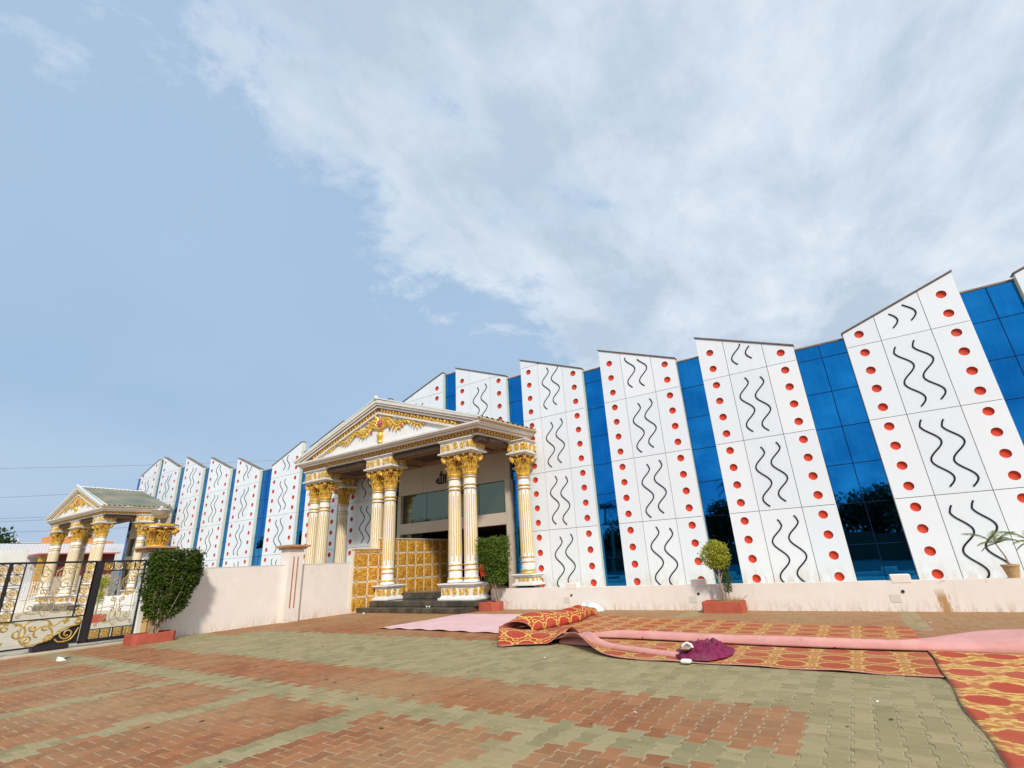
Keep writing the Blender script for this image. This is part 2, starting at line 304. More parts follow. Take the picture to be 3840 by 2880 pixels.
# ------------------------------------------------------------------ object helpers
LOC = {}
def tag(o, label=None, cat=None, group=None, kind=None):
    if label: o['label'] = label
    if cat: o['category'] = cat
    if group: o['group'] = group
    if kind: o['kind'] = kind
    return o
def wl(parent): return LOC.get(parent.name, Vector((0, 0, 0))) if parent else Vector((0, 0, 0))
def empty(name, loc, parent=None):
    o = bpy.data.objects.new(name, None); COL.objects.link(o); o.empty_display_size = .2
    loc = Vector(loc); o.location = loc - wl(parent); o.parent = parent; LOC[o.name] = loc; return o
def thing(name, loc, label, cat, group=None): return tag(empty(name, loc), label, cat, group)
class MB:
    def __init__(s): s.v = []; s.f = []; s.mi = []; s.sm = []; s.uv = None
    def add(s, vs, fs, m=0, sm=False):
        k = len(s.v); s.v.extend([tuple(a) for a in vs])
        for f in fs: s.f.append(tuple(i + k for i in f)); s.mi.append(m); s.sm.append(sm)
    def box(s, a, b, m=0):
        (x0, y0, z0), (x1, y1, z1) = a, b
        x0, x1 = min(x0, x1), max(x0, x1); y0, y1 = min(y0, y1), max(y0, y1); z0, z1 = min(z0, z1), max(z0, z1)
        s.add([(x0, y0, z0), (x1, y0, z0), (x1, y1, z0), (x0, y1, z0), (x0, y0, z1), (x1, y0, z1), (x1, y1, z1), (x0, y1, z1)],
              [(0, 3, 2, 1), (4, 5, 6, 7), (0, 1, 5, 4), (1, 2, 6, 5), (2, 3, 7, 6), (3, 0, 4, 7)], m)
    def bbox(s, a, b, bv=.01, m=0):   # bevelled box (rings)
        (x0, y0, z0), (x1, y1, z1) = a, b
        rings = []
        for z, i in ((z0, bv), (z0 + bv, 0), (z1 - bv, 0), (z1, bv)):
            c = bv
            rings.append([(x0 + i + c, y0 + i, z), (x1 - i - c, y0 + i, z), (x1 - i, y0 + i + c, z), (x1 - i, y1 - i - c, z), (x1 - i - c, y1 - i, z), (x0 + i + c, y1 - i, z), (x0 + i, y1 - i - c, z), (x0 + i, y0 + i + c, z)])
        s.loft(rings, m, closed=True, caps=True)
    def loft(s, rings, m=0, closed=True, caps=False, sm=False):
        n = len(rings[0]); vs = [p for r in rings for p in r]; fs = []
        for i in range(len(rings) - 1):
            for j in range(n if closed else n - 1):
                k = (j + 1) % n; fs.append((i * n + j, i * n + k, (i + 1) * n + k, (i + 1) * n + j))
        s.add(vs, fs, m, sm)
        if caps: s.add(rings[0], [tuple(reversed(range(n)))], m); s.add(rings[-1], [tuple(range(n))], m)
    def obar(s, a, b, w, h, up=(0, 0, 1), m=0):  # oriented bar a->b, width w, height h
        a = Vector(a); b = Vector(b); d = (b - a).normalized(); u = Vector(up); sd_ = d.cross(u).normalized(); u = sd_.cross(d)
        r = []
        for p in (a, b): r.append([p + sd_ * w / 2 + u * h / 2, p - sd_ * w / 2 + u * h / 2, p - sd_ * w / 2 - u * h / 2, p + sd_ * w / 2 - u * h / 2])
        s.loft(r, m, True, True)
    def lathe(s, prof, c, n=16, m=0, sm=True, caps=True, axis=None):
        rings = []
        for r, z in prof: rings.append([(c[0] + r * math.cos(2 * PI * i / n), c[1] + r * math.sin(2 * PI * i / n), c[2] + z) for i in range(n)])
        s.loft(rings, m, True, False, sm)
        if caps:
            if prof[0][0] > 1e-4: s.add(rings[0], [tuple(reversed(range(n)))], m)
            if prof[-1][0] > 1e-4: s.add(rings[-1], [tuple(range(n))], m)
    def tube(s, pts, rad, n=6, m=0, closed=False, caps=True, sm=True):
        pts = [Vector(p) for p in pts]; N = len(pts)
        if N < 2: return
        rad = rad if isinstance(rad, (list, tuple)) else [rad] * N
        ref = None; rings = []
        for i, p in enumerate(pts):
            a = pts[(i - 1) % N] if closed or i > 0 else p; b = pts[(i + 1) % N] if closed or i < N - 1 else p
            d = (b - a)
            d = d.normalized() if d.length > 1e-9 else Vector((0, 0, 1))
            if ref is None: ref = Vector((0, 0, 1)) if abs(d.z) < .9 else Vector((1, 0, 0))
            e = ref - d * ref.dot(d)
            if e.length < 1e-6: e = Vector((1, 0, 0)) - d * d.x
            e.normalize(); ref = e; g = d.cross(e)
            rings.append([p + (e * math.cos(2 * PI * k / n) + g * math.sin(2 * PI * k / n)) * rad[i] for k in range(n)])
        if closed: rings.append(rings[0])
        s.loft(rings, m, True, caps and not closed, sm)
    def prism(s, poly, axis, a, b, m=0):  # polygon in the two other axes, extruded along axis a..b
        def P(u, v, w): return {'x': (w, u, v), 'y': (u, w, v), 'z': (u, v, w)}[axis]
        n = len(poly); vs = [P(u, v, a) for u, v in poly] + [P(u, v, b) for u, v in poly]
        s.add(vs, [tuple(reversed(range(n))), tuple(range(n, 2 * n))] + [(i, (i + 1) % n, n + (i + 1) % n, n + i) for i in range(n)], m)
    def ball(s, c, r, n=8, k=5, m=0, sc=(1, 1, 1)):
        rings = []
        for i in range(k + 1):
            t = PI * i / k; rr = max(math.sin(t), .02) * r
            rings.append([(c[0] + rr * math.cos(2 * PI * j / n) * sc[0], c[1] + rr * math.sin(2 * PI * j / n) * sc[1], c[2] - r * math.cos(t) * sc[2]) for j in range(n)])
        s.loft(rings, m, True, True, True)
    def build(s, name, mats, parent=None, origin=None, fix=True, local=False):
        me = bpy.data.meshes.new(name)
        off = Vector((0, 0, 0)) if local else (wl(parent) if origin is None else Vector(origin))
        me.from_pydata([(x - off.x, y - off.y, z - off.z) for x, y, z in s.v], [], s.f)
        mats = mats if isinstance(mats, (list, tuple)) else [mats]
        for m in mats: me.materials.append(MATS[m])
        if any(s.mi): me.polygons.foreach_set('material_index', s.mi)
        if any(s.sm): me.polygons.foreach_set('use_smooth', s.sm)
        if fix:
            b = bmesh.new(); b.from_mesh(me); bmesh.ops.recalc_face_normals(b, faces=b.faces); b.to_mesh(me); b.free()
        me.update(); o = bpy.data.objects.new(name, me); COL.objects.link(o)
        if parent: o.parent = parent
        if origin is not None and not local: o.location = off - wl(parent)
        LOC[o.name] = wl(parent) if local else off
        return o
def inst(name, me, loc, parent=None, rot=None):
    o = bpy.data.objects.new(name, me); COL.objects.link(o); loc = Vector(loc); o.location = loc - wl(parent); o.parent = parent
    if rot: o.rotation_euler = rot
    LOC[o.name] = loc; return o
def copy_tree(o, parent=None, off=Vector((0, 0, 0))):
    c = o.copy(); COL.objects.link(c); c.parent = parent
    if parent is None: c.location = o.location + off
    for ch in list(o.children): copy_tree(ch, c)
    return c
def quickmesh(name, vs, fs, mats):
    me = bpy.data.meshes.new(name); me.from_pydata(vs, [], fs)
    for m in mats: me.materials.append(MATS[m])
    return me

# ------------------------------------------------------------------ ground
g = MB(); g.add([(-1500, -1500, -.06), (1500, -1500, -.06), (1500, 1500, -.06), (-1500, 1500, -.06)], [(0, 1, 2, 3)])
tag(g.build('ground', 'ground_dust'), kind='structure')
GX0, GX1, GY0, GY1 = -18.6, 4.2, -16.7, -2.3
yard = empty('pavement', (0, 0, 0)); yard['kind'] = 'structure'
g = MB(); g.box((GX0 - .1, GY0, -.05), (GX1, GY1 + .3, -.0045)); g.build('joint_sand', 'joint_sand', yard)
PWX, PLY, PA = .18, .26, .014
def green(x, y):
    if y > -8.5:
        return (-5.6 < x < -5.2 and y > -5) or (-.75 < x < -.45 and y > -5.5) or (-10.3 < x < -9.95 and y > -5)
    if x > -2.1: return True
    if y > -11.6: return x > -16.6 or y < -9.5
    if -13.36 < y < -12.86: return True
    if y <= -13.36:
        for c in (-4.3, -6.5, -8.78, -11.1, -13.35, -15.6):
            if abs(x - c) < .19: return True
    return False
def paver_outline(gap=.0055):
    h = PLY / 2 - gap; w1 = PWX / 2 + PA - gap; w0 = PWX / 2 - PA - gap
    r = [(w1, -h), (w1, -h + .05), (w0, -h + .075), (w0, h - .075), (w1, h - .05), (w1, h)]
    return r + [(-x, y) for x, y in reversed(r)]
OUT = paver_outline()
def paver_geo(vs, fs, cx, cy_, z=0., tx=0., ty=0.):
    k = len(vs); n = len(OUT); b = .006
    for x, y in OUT: vs.append((cx + x, cy_ + y, -.008))
    for x, y in OUT: vs.append((cx + x, cy_ + y, z - .004 + x * tx + y * ty))
    for x, y in OUT: vs.append((cx + x * (1 - b / .09), cy_ + y * (1 - b / .12), z + x * tx + y * ty))
    for i in range(n):
        j = (i + 1) % n
        fs.append((k + i, k + j, k + n + j, k + n + i)); fs.append((k + n + i, k + n + j, k + 2 * n + j, k + 2 * n + i))
    fs.append(tuple(k + 2 * n + i for i in range(n)))
cells = []
ncx = int((GX1 - GX0) / PWX); ncy = int((GY1 - GY0) / PLY)
for i in range(ncx):
    for j in range(ncy + 1):
        x = GX0 + (i + .5) * PWX; y = GY0 + (j + .5) * PLY + (PLY / 2 if i % 2 else 0)
        if y > GY1 + .1: continue
        gr = green(x + random.uniform(-.05, .05), y + random.uniform(-.04, .04))
        p = project((x, y, 0)); vis = p is not None and -5 < p[0] < 1030 and p[1] < 780
        under = (-7 < x < -.85 and -9.5 < y < -5.3) or x > -.6
        cells.append(((x, y), gr, (Vector((x, y, 0)) - CAM).length if vis and not under else 1e9))
cells.sort(key=lambda c: c[2])
protos = {}
for gr in (0, 1):
    for q in range(3):
        vs, fs = [], []; paver_geo(vs, fs, 0, 0, random.uniform(-.002, .002), random.uniform(-.02, .02), random.uniform(-.02, .02))
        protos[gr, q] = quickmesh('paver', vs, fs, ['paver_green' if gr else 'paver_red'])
for c in cells[:298]:
    inst('paver', protos[int(c[1]), random.randrange(3)], (c[0][0], c[0][1], 0), yard)
for gr in (0, 1):
    vs, fs, tone = [], [], []
    for c in cells[298:]:
        if c[1] == bool(gr):
            k = len(vs); paver_geo(vs, fs, c[0][0], c[0][1], random.uniform(-.0015, .0015), random.uniform(-.015, .015), random.uniform(-.015, .015)); tone += [random.random()] * (len(vs) - k)
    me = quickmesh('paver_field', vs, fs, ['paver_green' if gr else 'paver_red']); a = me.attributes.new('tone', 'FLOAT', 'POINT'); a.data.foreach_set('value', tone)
    o = inst('paver', me, (0, 0, 0), yard); o['kind'] = 'stuff'
# concrete strip under the gate and yard beyond it
g = MB(); g.bbox((-19.25, -20, -.05), (-18.55, -10.35, .045), .01); tag(g.build('gate_threshold', 'concrete'), kind='structure')
g = MB(); g.box((-62, -26, -.055), (-19.25, 0, -.012)); tag(g.build('inner_yard', 'concrete'), kind='structure')
# ------------------------------------------------------------------ hall building
hall = thing('hall_building', (-18, 0, 0), 'long white clad hall with sawtooth roofline, red discs, black wavy lines and blue glass strips', 'building')
g = MB(); g.box((-53.3, .45, 0), (9, 24, 7.3)); g.build('wall', 'plaster_white', hall)
BW = 3.05; CX = [0, .915, 2.135, 3.05]; RZ = [.45, 2.723, 5.066, 7.464, 10.01, 12.6]
BAYS = {7: (4.48, 8.55, 9.7, 1), 6: (0, 7.99, 9.13, 1), 5: (-4.477, 9.22, 8.0, 0), 4: (-8.393, 9.84, 8.62, 0), 3: (-12.308, 10.48, 9.24, 0), 2: (-16.224, 11.12, 9.90, 0),
        1: (-20.14, 10.04, 11.09, 1), 0: (-24.056, 9.48, 10.55, 1), -1: (-27.971, 8.92, 10.01, 1), -2: (-31.887, 8.33, 9.44, 1), -3: (-36.364, 9.55, 8.31, 0),
        -4: (-40.28, 10.20, 8.95, 0), -5: (-44.3, 10.85, 9.58, 0), -6: (-48.4, 11.5, 10.22, 0), -7: (-52.3, 10.37, 11.4, 1)}
BAYS[7] = (4.28, 8.55, 9.7, 1)
def clip(poly, f):
    out = []
    for i, p in enumerate(poly):
        q = poly[(i + 1) % len(poly)]; a, b = f(p), f(q)
        if a >= 0: out.append(p)
        if (a > 0) != (b > 0) and abs(a - b) > 1e-9:
            t = a / (a - b); out.append((p[0] + (q[0] - p[0]) * t, p[1] + (q[1] - p[1]) * t))
    return out
def area(p): return abs(sum(p[i][0] * p[(i + 1) % len(p)][1] - p[(i + 1) % len(p)][0] * p[i][1] for i in range(len(p)))) / 2
DR = .126; SHC = {}
def inset(poly, d):
    n = len(poly); out = []
    for i in range(n):
        a = Vector(poly[i - 1]); b = Vector(poly[i]); c = Vector(poly[(i + 1) % n]); e1 = (b - a).normalized(); e2 = (c - b).normalized()
        n1 = Vector((-e1.y, e1.x)); n2 = Vector((-e2.y, e2.x)); k = n1 + n2
        if k.length < 1e-6: out.append((b.x, b.y)); continue
        k = k / max(.3, (1 + n1.dot(n2))); out.append((b.x + k.x * d, b.y + k.y * d))
    return out
def sheet_mesh(poly, holes):
    key = (tuple((round(a, 3), round(b, 3)) for a, b in poly), tuple((round(a, 3), round(b, 3)) for a, b in holes))
    if key in SHC: return SHC[key]
    pl = inset(poly, .008); n = len(pl); vs = [Vector(p) for p in pl]; ed = [(i, (i + 1) % n) for i in range(n)]
    for hx, hz in holes:
        k = len(vs)
        for q in range(18): vs.append(Vector((hx + DR * math.cos(2 * PI * q / 18), hz + DR * math.sin(2 * PI * q / 18))))
        ed += [(k + q, k + (q + 1) % 18) for q in range(18)]
    if holes: co, _, fa, *_ = delaunay_2d_cdt(vs, ed, [], 0, 1e-6)
    else: co, fa = vs, [list(range(n))]
    fs = []
    for f in fa:
        c = sum((co[i] for i in f), Vector((0, 0))) / len(f)
        if any((c - Vector(h)).length < DR * .97 for h in holes): continue
        a = sum(co[f[i]].x * co[f[(i + 1) % len(f)]].y - co[f[(i + 1) % len(f)]].x * co[f[i]].y for i in range(len(f)))
        if abs(a) < 1e-9: continue
        fs.append(tuple(f) if a > 0 else tuple(reversed(f)))
    V = [(c.x, 0, c.y) for c in co]; k = len(V); V += [(x, 0, z) for x, z in pl] + [(x, .03, z) for x, z in pl]
    fs += [(k + i, k + n + i, k + n + (i + 1) % n, k + (i + 1) % n) for i in range(n)]
    me = quickmesh('cladding_sheet', V, fs, ['panel_white2']); SHC[key] = me; return me
def cup_mesh():
    vs, fs = [], []; n = 18
    for r, y in ((DR, .001), (DR * .99, .04), (DR * .6, .052), (DR * .02, .056)):
        vs += [(r * math.cos(2 * PI * q / n), y, r * math.sin(2 * PI * q / n)) for q in range(n)]
    for i in range(3):
        for q in range(n): fs.append((i * n + q, i * n + (q + 1) % n, (i + 1) * n + (q + 1) % n, (i + 1) * n + q))
    me = quickmesh('recessed_disc', vs, fs, ['disc_red'])
    for p in me.polygons: p.use_smooth = p.index >= n
    return me
CUP = cup_mesh(); WV = {}
def wave_mesh(hgt, mir, cutz, fac=1.):
    key = (round(hgt, 3), mir, round(cutz, 2))
    if key in WV: return WV[key]
    m = MB(); pts = []; N = 44
    for i in range(N + 1):
        t = i / N; z = -t * hgt
        if z > cutz: continue
        x = .18 * math.cos(2 * PI * (t - .08) / .53); x = x * (-1 if mir else 1) * (1 if t > .08 else .9)
        pts.append((x, -.006, z))
    m.tube(pts, .022, 6, 0)
    me = bpy.data.meshes.new('wave_line'); me.from_pydata(m.v, [], m.f); me.materials.append(MATS['wave_black']); me.polygons.foreach_set('use_smooth', [True] * len(me.polygons)); WV[key] = me; return me
rw = random.Random(3)
for bi, (x0, zl, zr, mir) in sorted(BAYS.items(), reverse=True):
    zmin = 6.36 if bi in (1, 2, -6, -7) else .45
    bay = empty('cladding_bay', (x0, 0, 0), hall)
    top = lambda x: zl + (zr - zl) * (x / BW)
    ndisc = 0
    for c in range(3):
        xa, xb = CX[c], CX[c + 1]
        for r in range(5):
            za, zb = max(RZ[r], zmin), RZ[r + 1]
            if za >= zb: continue
            poly = clip([(xa, za), (xb, za), (xb, zb), (xa, zb)], lambda p: top(p[0]) - .03 - p[1])
            if len(poly) < 3 or area(poly) < .03: continue
            holes = []
            if c != 1:
                hx = xa + .915 * (.46 if c == 0 else .56)
                for k in range(4):
                    hz = RZ[r + 1] - .27 - (2.343 if r < 2 else RZ[r + 1] - RZ[r]) / 4 * k + (0 if r < 4 else -.1)
                    if r == 0 and k == 3: hz += .0
                    if hz - DR - .06 < za or hz + DR + .05 > min(top(hx - DR), top(hx + DR)) : continue
                    if hz > RZ[r + 1] - .1 or r == 4 and hz > 20: continue
                    holes.append((hx, hz))
            inst('cladding_sheet', sheet_mesh(poly, holes), (x0, -.002 + random.uniform(0, .003), 0), bay)
            for h in holes: inst('recessed_disc', CUP, (x0 + h[0], 0, h[1]), bay)
            if c == 1 and r < 4:
                H = 2.343 if r else 2.2
                for q, (dx, dz, hh) in enumerate(((.32, .30, 1.93), (.80, .22, 1.9))):
                    if (r + bi) % 3 == 1: dz = .52 - dz
                    zt = RZ[r + 1] - dz; lim = min(top(xa + dx - .1), top(xa + dx + .1)) - .12 - zt
                    if zt - hh < za + .05: hh2 = hh
                    if lim < -hh + .45 or zt - hh < za - .12 and r > 0 or zt - .5 < za: continue
                    if r == 0: hh = 1.95
                    inst('wave_line', wave_mesh(hh, mir, min(lim, .01)), (x0 + xa + dx + .05, 0, zt), bay)
    b = MB(); b.prism([(.012, zmin), (BW - .012, zmin), (BW - .012, zr - .05), (.012, zl - .05)], 'y', .062, .075); b.build('backing', 'panel_joint', bay, local=True)
    for xx, zt in ((0, zl), (BW - .05, zr)):
        b = MB(); b.box((xx + .001, .031, zmin), (xx + .049, .26, zt - .04)); b.build('side_return', 'panel_return', bay, local=True)
    b = MB(); b.obar((-.02, .115, zl), (BW + .02, .115, zr), .31, .035, (0, 0, 1)); b.build('coping', 'coping_brown', bay, local=True)
# unseen dark asphalt road, added behind the viewer to darken the glass reflections
g = MB(); g.box((-130, -41, -.058), (60, -16.9, -.02)); tag(g.build('road', 'asphalt'), kind='structure')
# blue glass strips between the bays
order = sorted(BAYS)
def strip(xa, xb, ztop, zmin=.45, cols=1):
    if xb - xa < .1: return
    gs = empty('glass_strip', (xa, .2, 0), hall)
    zs = [zmin]; z = 1.55
    while z < ztop - .35:
        if z > zmin + .2: zs.append(z)
        z += 1.17
    zs.append(ztop)
    for i in range(len(zs) - 1):
        for c in range(cols):
            a = xa + (xb - xa) * c / cols; b = xa + (xb - xa) * (c + 1) / cols
            tx, tz = random.uniform(-.004, .004), random.uniform(-.004, .004)
            m = MB(); m.add([(a + .012, .20 - tx, zs[i] + .012), (b - .012, .20 + tx, zs[i] + .012), (b - .012, .20 + tx + tz, zs[i + 1] - .012), (a + .012, .20 - tx + tz, zs[i + 1] - .012),
                             (a + .012, .225, zs[i] + .012), (b - .012, .225, zs[i] + .012), (b - .012, .225, zs[i + 1] - .012), (a + .012, .225, zs[i + 1] - .012)],
                            [(0, 1, 2, 3), (7, 6, 5, 4), (0, 4, 5, 1), (1, 5, 6, 2), (2, 6, 7, 3), (3, 7, 4, 0)])
            m.build('glass_pane', 'blue_glass', gs)
    for z in zs[1:-1]:
        m = MB(); m.box((xa, .196, z - .011), (xb, .24, z + .011)); m.build('mullion', 'mullion', gs)
    for c in range(1, cols):
        x = xa + (xb - xa) * c / cols; m = MB(); m.box((x - .010, .193, zmin), (x + .010, .245, ztop)); m.build('mullion', 'mullion', gs)
    m = MB(); m.box((xa - .01, .17, ztop - .005), (xb + .01, .5, ztop + .05)); m.build('coping', 'coping_brown', gs)
    m = MB(); m.box((xa - .04, .25, zmin), (xb + .04, .40, ztop - .01)); m.build('backing', 'mullion', gs)
for a, b in zip(order[:-1], order[1:]):
    xa = BAYS[a][0] + BW; xb = BAYS[b][0]; lo = min(BAYS[a][2], BAYS[b][1]) - .14
    strip(xa, xb, lo, 6.36 if (a, b) in ((1, 2), (-7, -6)) else .45, 2 if xb - xa > 1.2 else 1)
strip(BAYS[7][0] + BW, BAYS[7][0] + BW + .9, 9.6)
strip(-53.35, -52.3, 10.2)

# ------------------------------------------------------------------ entrance doorway walls in the facade
def arabic(parent, x, z, sc, y):
    cu = bpy.data.curves.new('inscription', 'FONT'); cu.body = '\uFDF2 \uFE80\uFE8E\uFEB7 \uFE8E\uFEE3'; cu.size = 1; cu.extrude = .02; cu.offset = .012
    to = bpy.data.objects.new('tmp', cu); COL.objects.link(to); bpy.context.view_layer.update()
    dg = bpy.context.evaluated_depsgraph_get(); me = bpy.data.meshes.new_from_object(to.evaluated_get(dg)); bpy.data.objects.remove(to)
    xs = [v.co.x for v in me.vertices]; zs = [v.co.y for v in me.vertices]; w = max(xs) - min(xs)
    print('arabic', len(me.vertices), w, max(zs) - min(zs))
    k = sc / w; x0 = min(xs)
    for v in me.vertices: v.co = Vector(((v.co.x - x0) * k, -v.co.z - .001, v.co.y * k * 1.15))
    me.materials.clear(); me.materials.append(MATS['text_dark']); me.name = 'inscription'
    for p in me.polygons: p.material_index = 0
    inst('inscription', me, (x, y, z), parent)
def entrance(ox, w=6.9):
    e = empty('entrance_wall', (ox, 0, .6), hall); X0 = ox; X1 = ox + w
    def P(name, m_, *bs):
        m = MB()
        for a, b in bs: m.box(a, b)
        return m.build(name, m_, e)
    for i in range(4):   # header of beige sheets
        a = X0 + w * i / 4; b = X0 + w * (i + 1) / 4; P('header_sheet', 'beige_cladding', ((a + .006, .04, 5.02), (b - .006, .1, 6.36)))
    P('header_backing', 'panel_joint', ((X0, .101, 5.02), (X1, .3, 6.5)))
    P('side_pillar', 'beige_cladding', ((X0, .0, .6), (X0 + .22, .4, 5.018))); P('side_pillar', 'beige_cladding', ((X1 - .22, -.06, .6), (X1 + .02, .4, 5.018)))
    P('window_band', 'beige_cladding', ((X0 + .222, -.01, 3.12), (X1 - .222, .32, 3.62)))
    for i in range(4):
        a = X0 + .22 + (w - .44) * i / 4; b = X0 + .22 + (w - .44) * (i + 1) / 4
        P('window_pane', 'dark_glass', ((a + .01, .18, 3.622), (b - .01, .2, 5.018)))
        if i < 3: P('window_frame', 'mullion', ((b - .01, .175, 3.622), (b + .01, .22, 5.018)))
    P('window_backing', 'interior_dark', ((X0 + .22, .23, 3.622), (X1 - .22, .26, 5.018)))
    for i in range(1):
        a = X0 + .22 + i * 1.35; P('door_pane', 'dark_glass', ((a + .03, .2, .64), (a + 1.32, .22, 3.1)))
        P('door_frame', 'mullion', ((a + 1.32, .17, .62), (a + 1.38, .25, 3.118)))
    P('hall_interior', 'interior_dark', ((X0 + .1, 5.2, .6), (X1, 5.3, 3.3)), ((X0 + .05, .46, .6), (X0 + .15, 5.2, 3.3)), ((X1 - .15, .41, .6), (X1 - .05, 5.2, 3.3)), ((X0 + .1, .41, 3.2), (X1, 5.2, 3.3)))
    P('hall_floor', 'floor_brown', ((X0 + .05, .101, .5), (X1, 5.2, .615)))
    P('inner_wall_panel', 'interior_brown', ((X1 - 2.4, 3.4, .62), (X1 - .2, 3.5, 2.9)))
    P('trim_line', 'beige_cladding', ((X1 - 1.6, 3.36, 1.35), (X1 - .9, 3.399, 1.39)), ((X1 - 1.6, 3.36, 1.391), (X1 - 1.56, 3.399, 2.1)), ((X1 - 2.0, 3.36, 2.101), (X1 - 1.56, 3.399, 2.14)))
    arabic(e, ox + 2.57, 5.30, 2.2, .02)
    return e
# cut openings: the body wall stands behind the doorway, so the interior box is part of the entrance
for ob in list(hall.children):
    if ob.name.startswith('wall'):
        bpy.data.objects.remove(ob)
g = MB(); g.box((-53.3, .45, 0), (9, 24, .58)); g.box((-53.3, .45, 3.35), (9, 24, 7.3)); g.box((-13.1, .46, .581), (9, 24, 3.349)); g.box((-45.2, .46, .581), (-20.2, 24, 3.349)); g.box((-20.2, 5.5, .581), (-13.1, 24, 3.349)); g.box((-53.2, 5.5, .581), (-45.2, 24, 3.349))
g.build('wall', 'plaster_white', hall)
entrance(-20.12); entrance(-52.3, 7.0)

# ------------------------------------------------------------------ portico
def spiral(c, u, v, r0, r1, turns, a0=0., n=18, hand=1):
    c, u, v = Vector(c), Vector(u), Vector(v); pts = []
    for i in range(n + 1):
        t = i / n; a = a0 + hand * turns * 2 * PI * t; r = r0 * (r1 / r0) ** t
        pts.append(c + u * (r * math.cos(a)) + v * (r * math.sin(a)))
    return pts
def leaf(mb, p, d, nrm, L, W, m=0, curl=.35):
    p, d, nrm = Vector(p), Vector(d).normalized(), Vector(nrm).normalized(); s = d.cross(nrm).normalized()
    q = [p, p + d * L * .45 + s * W * .5 + nrm * L * .02, p + d * L * .5 + nrm * L * .22, p + d * L * .45 - s * W * .5 + nrm * L * .02, p + d * L + nrm * L * curl]
    mb.add(q, [(0, 1, 2), (0, 2, 3), (1, 4, 2), (2, 4, 3)], m, False)
def scrolls(mb, o, u, v, nrm, w, h, m, seed=0):
    """an acanthus S-scroll filling a w x h field whose centre is o"""
    o, u, v, nrm = Vector(o), Vector(u), Vector(v), Vector(nrm); rr = random.Random(seed); r = h * .045 + .008
    for sgn in (-1, 1):
        c1 = o + u * (sgn * w * .22) + v * (h * .16 * sgn)
        mb.tube([p + nrm * .014 for p in spiral(c1, u * sgn, v * sgn, h * .30, h * .06, 1.15, -1.2, 14)], r * 1.1, 5, m)
        c2 = o - u * (sgn * -w * .30) - v * (h * .2 * sgn)
        mb.tube([p + nrm * .014 for p in spiral(c2, u * sgn, -v * sgn, h * .2, h * .05, 1.0, -1.0, 10)], r, 5, m)
        for k in range(12):
            a = rr.uniform(0, 2 * PI); b = o + u * rr.uniform(-w * .42, w * .42) + v * rr.uniform(-h * .32, h * .32) + nrm * .006
            leaf(mb, b, u * math.cos(a) + v * math.sin(a), nrm, h * .34, h * .2, m, .12)
def medallion(mb, o, u, v, nrm, r, mg, mw):
    o, u, v, nrm = Vector(o), Vector(u), Vector(v), Vector(nrm)
    def ring(rad, th, m, off): mb.tube([o + nrm * off + (u * math.cos(2 * PI * i / 20) * rad + v * math.sin(2 * PI * i / 20) * rad * 1.08) for i in range(20)], th, 5, m, closed=True)
    n = 20; vs = [o + nrm * .006 + (u * math.cos(2 * PI * i / n) + v * math.sin(2 * PI * i / n) * 1.08) * r for i in range(n)]; mb.add(vs, [tuple(range(n))], mg)
    ring(r, r * .13, mw, .01); ring(r * .55, r * .12, mg, .012); mb.ball(o + nrm * .012, r * .22, 8, 4, mg)
def relief(parent, name, o, u, nrm, w, h, layout, seed=0):
    """gold scrolls and medallions, set on one face; layout is a list of ('s'|'m', centre fraction, width fraction)"""
    mb = MB(); u, v, nrm = Vector(u), Vector((0, 0, 1)), Vector(nrm)
    for kind, c, wf in layout:
        p = Vector(o) + u * ((c - .5) * w)
        if kind == 'm': medallion(mb, p, u, v, nrm, min(h * .42, w * wf * .5), 0, 1)
        else: scrolls(mb, p, u, v, nrm, w * wf, h * .82, 0, seed)
    return mb.build(name, ['gold_paint', 'column_white'], parent, fix=False)
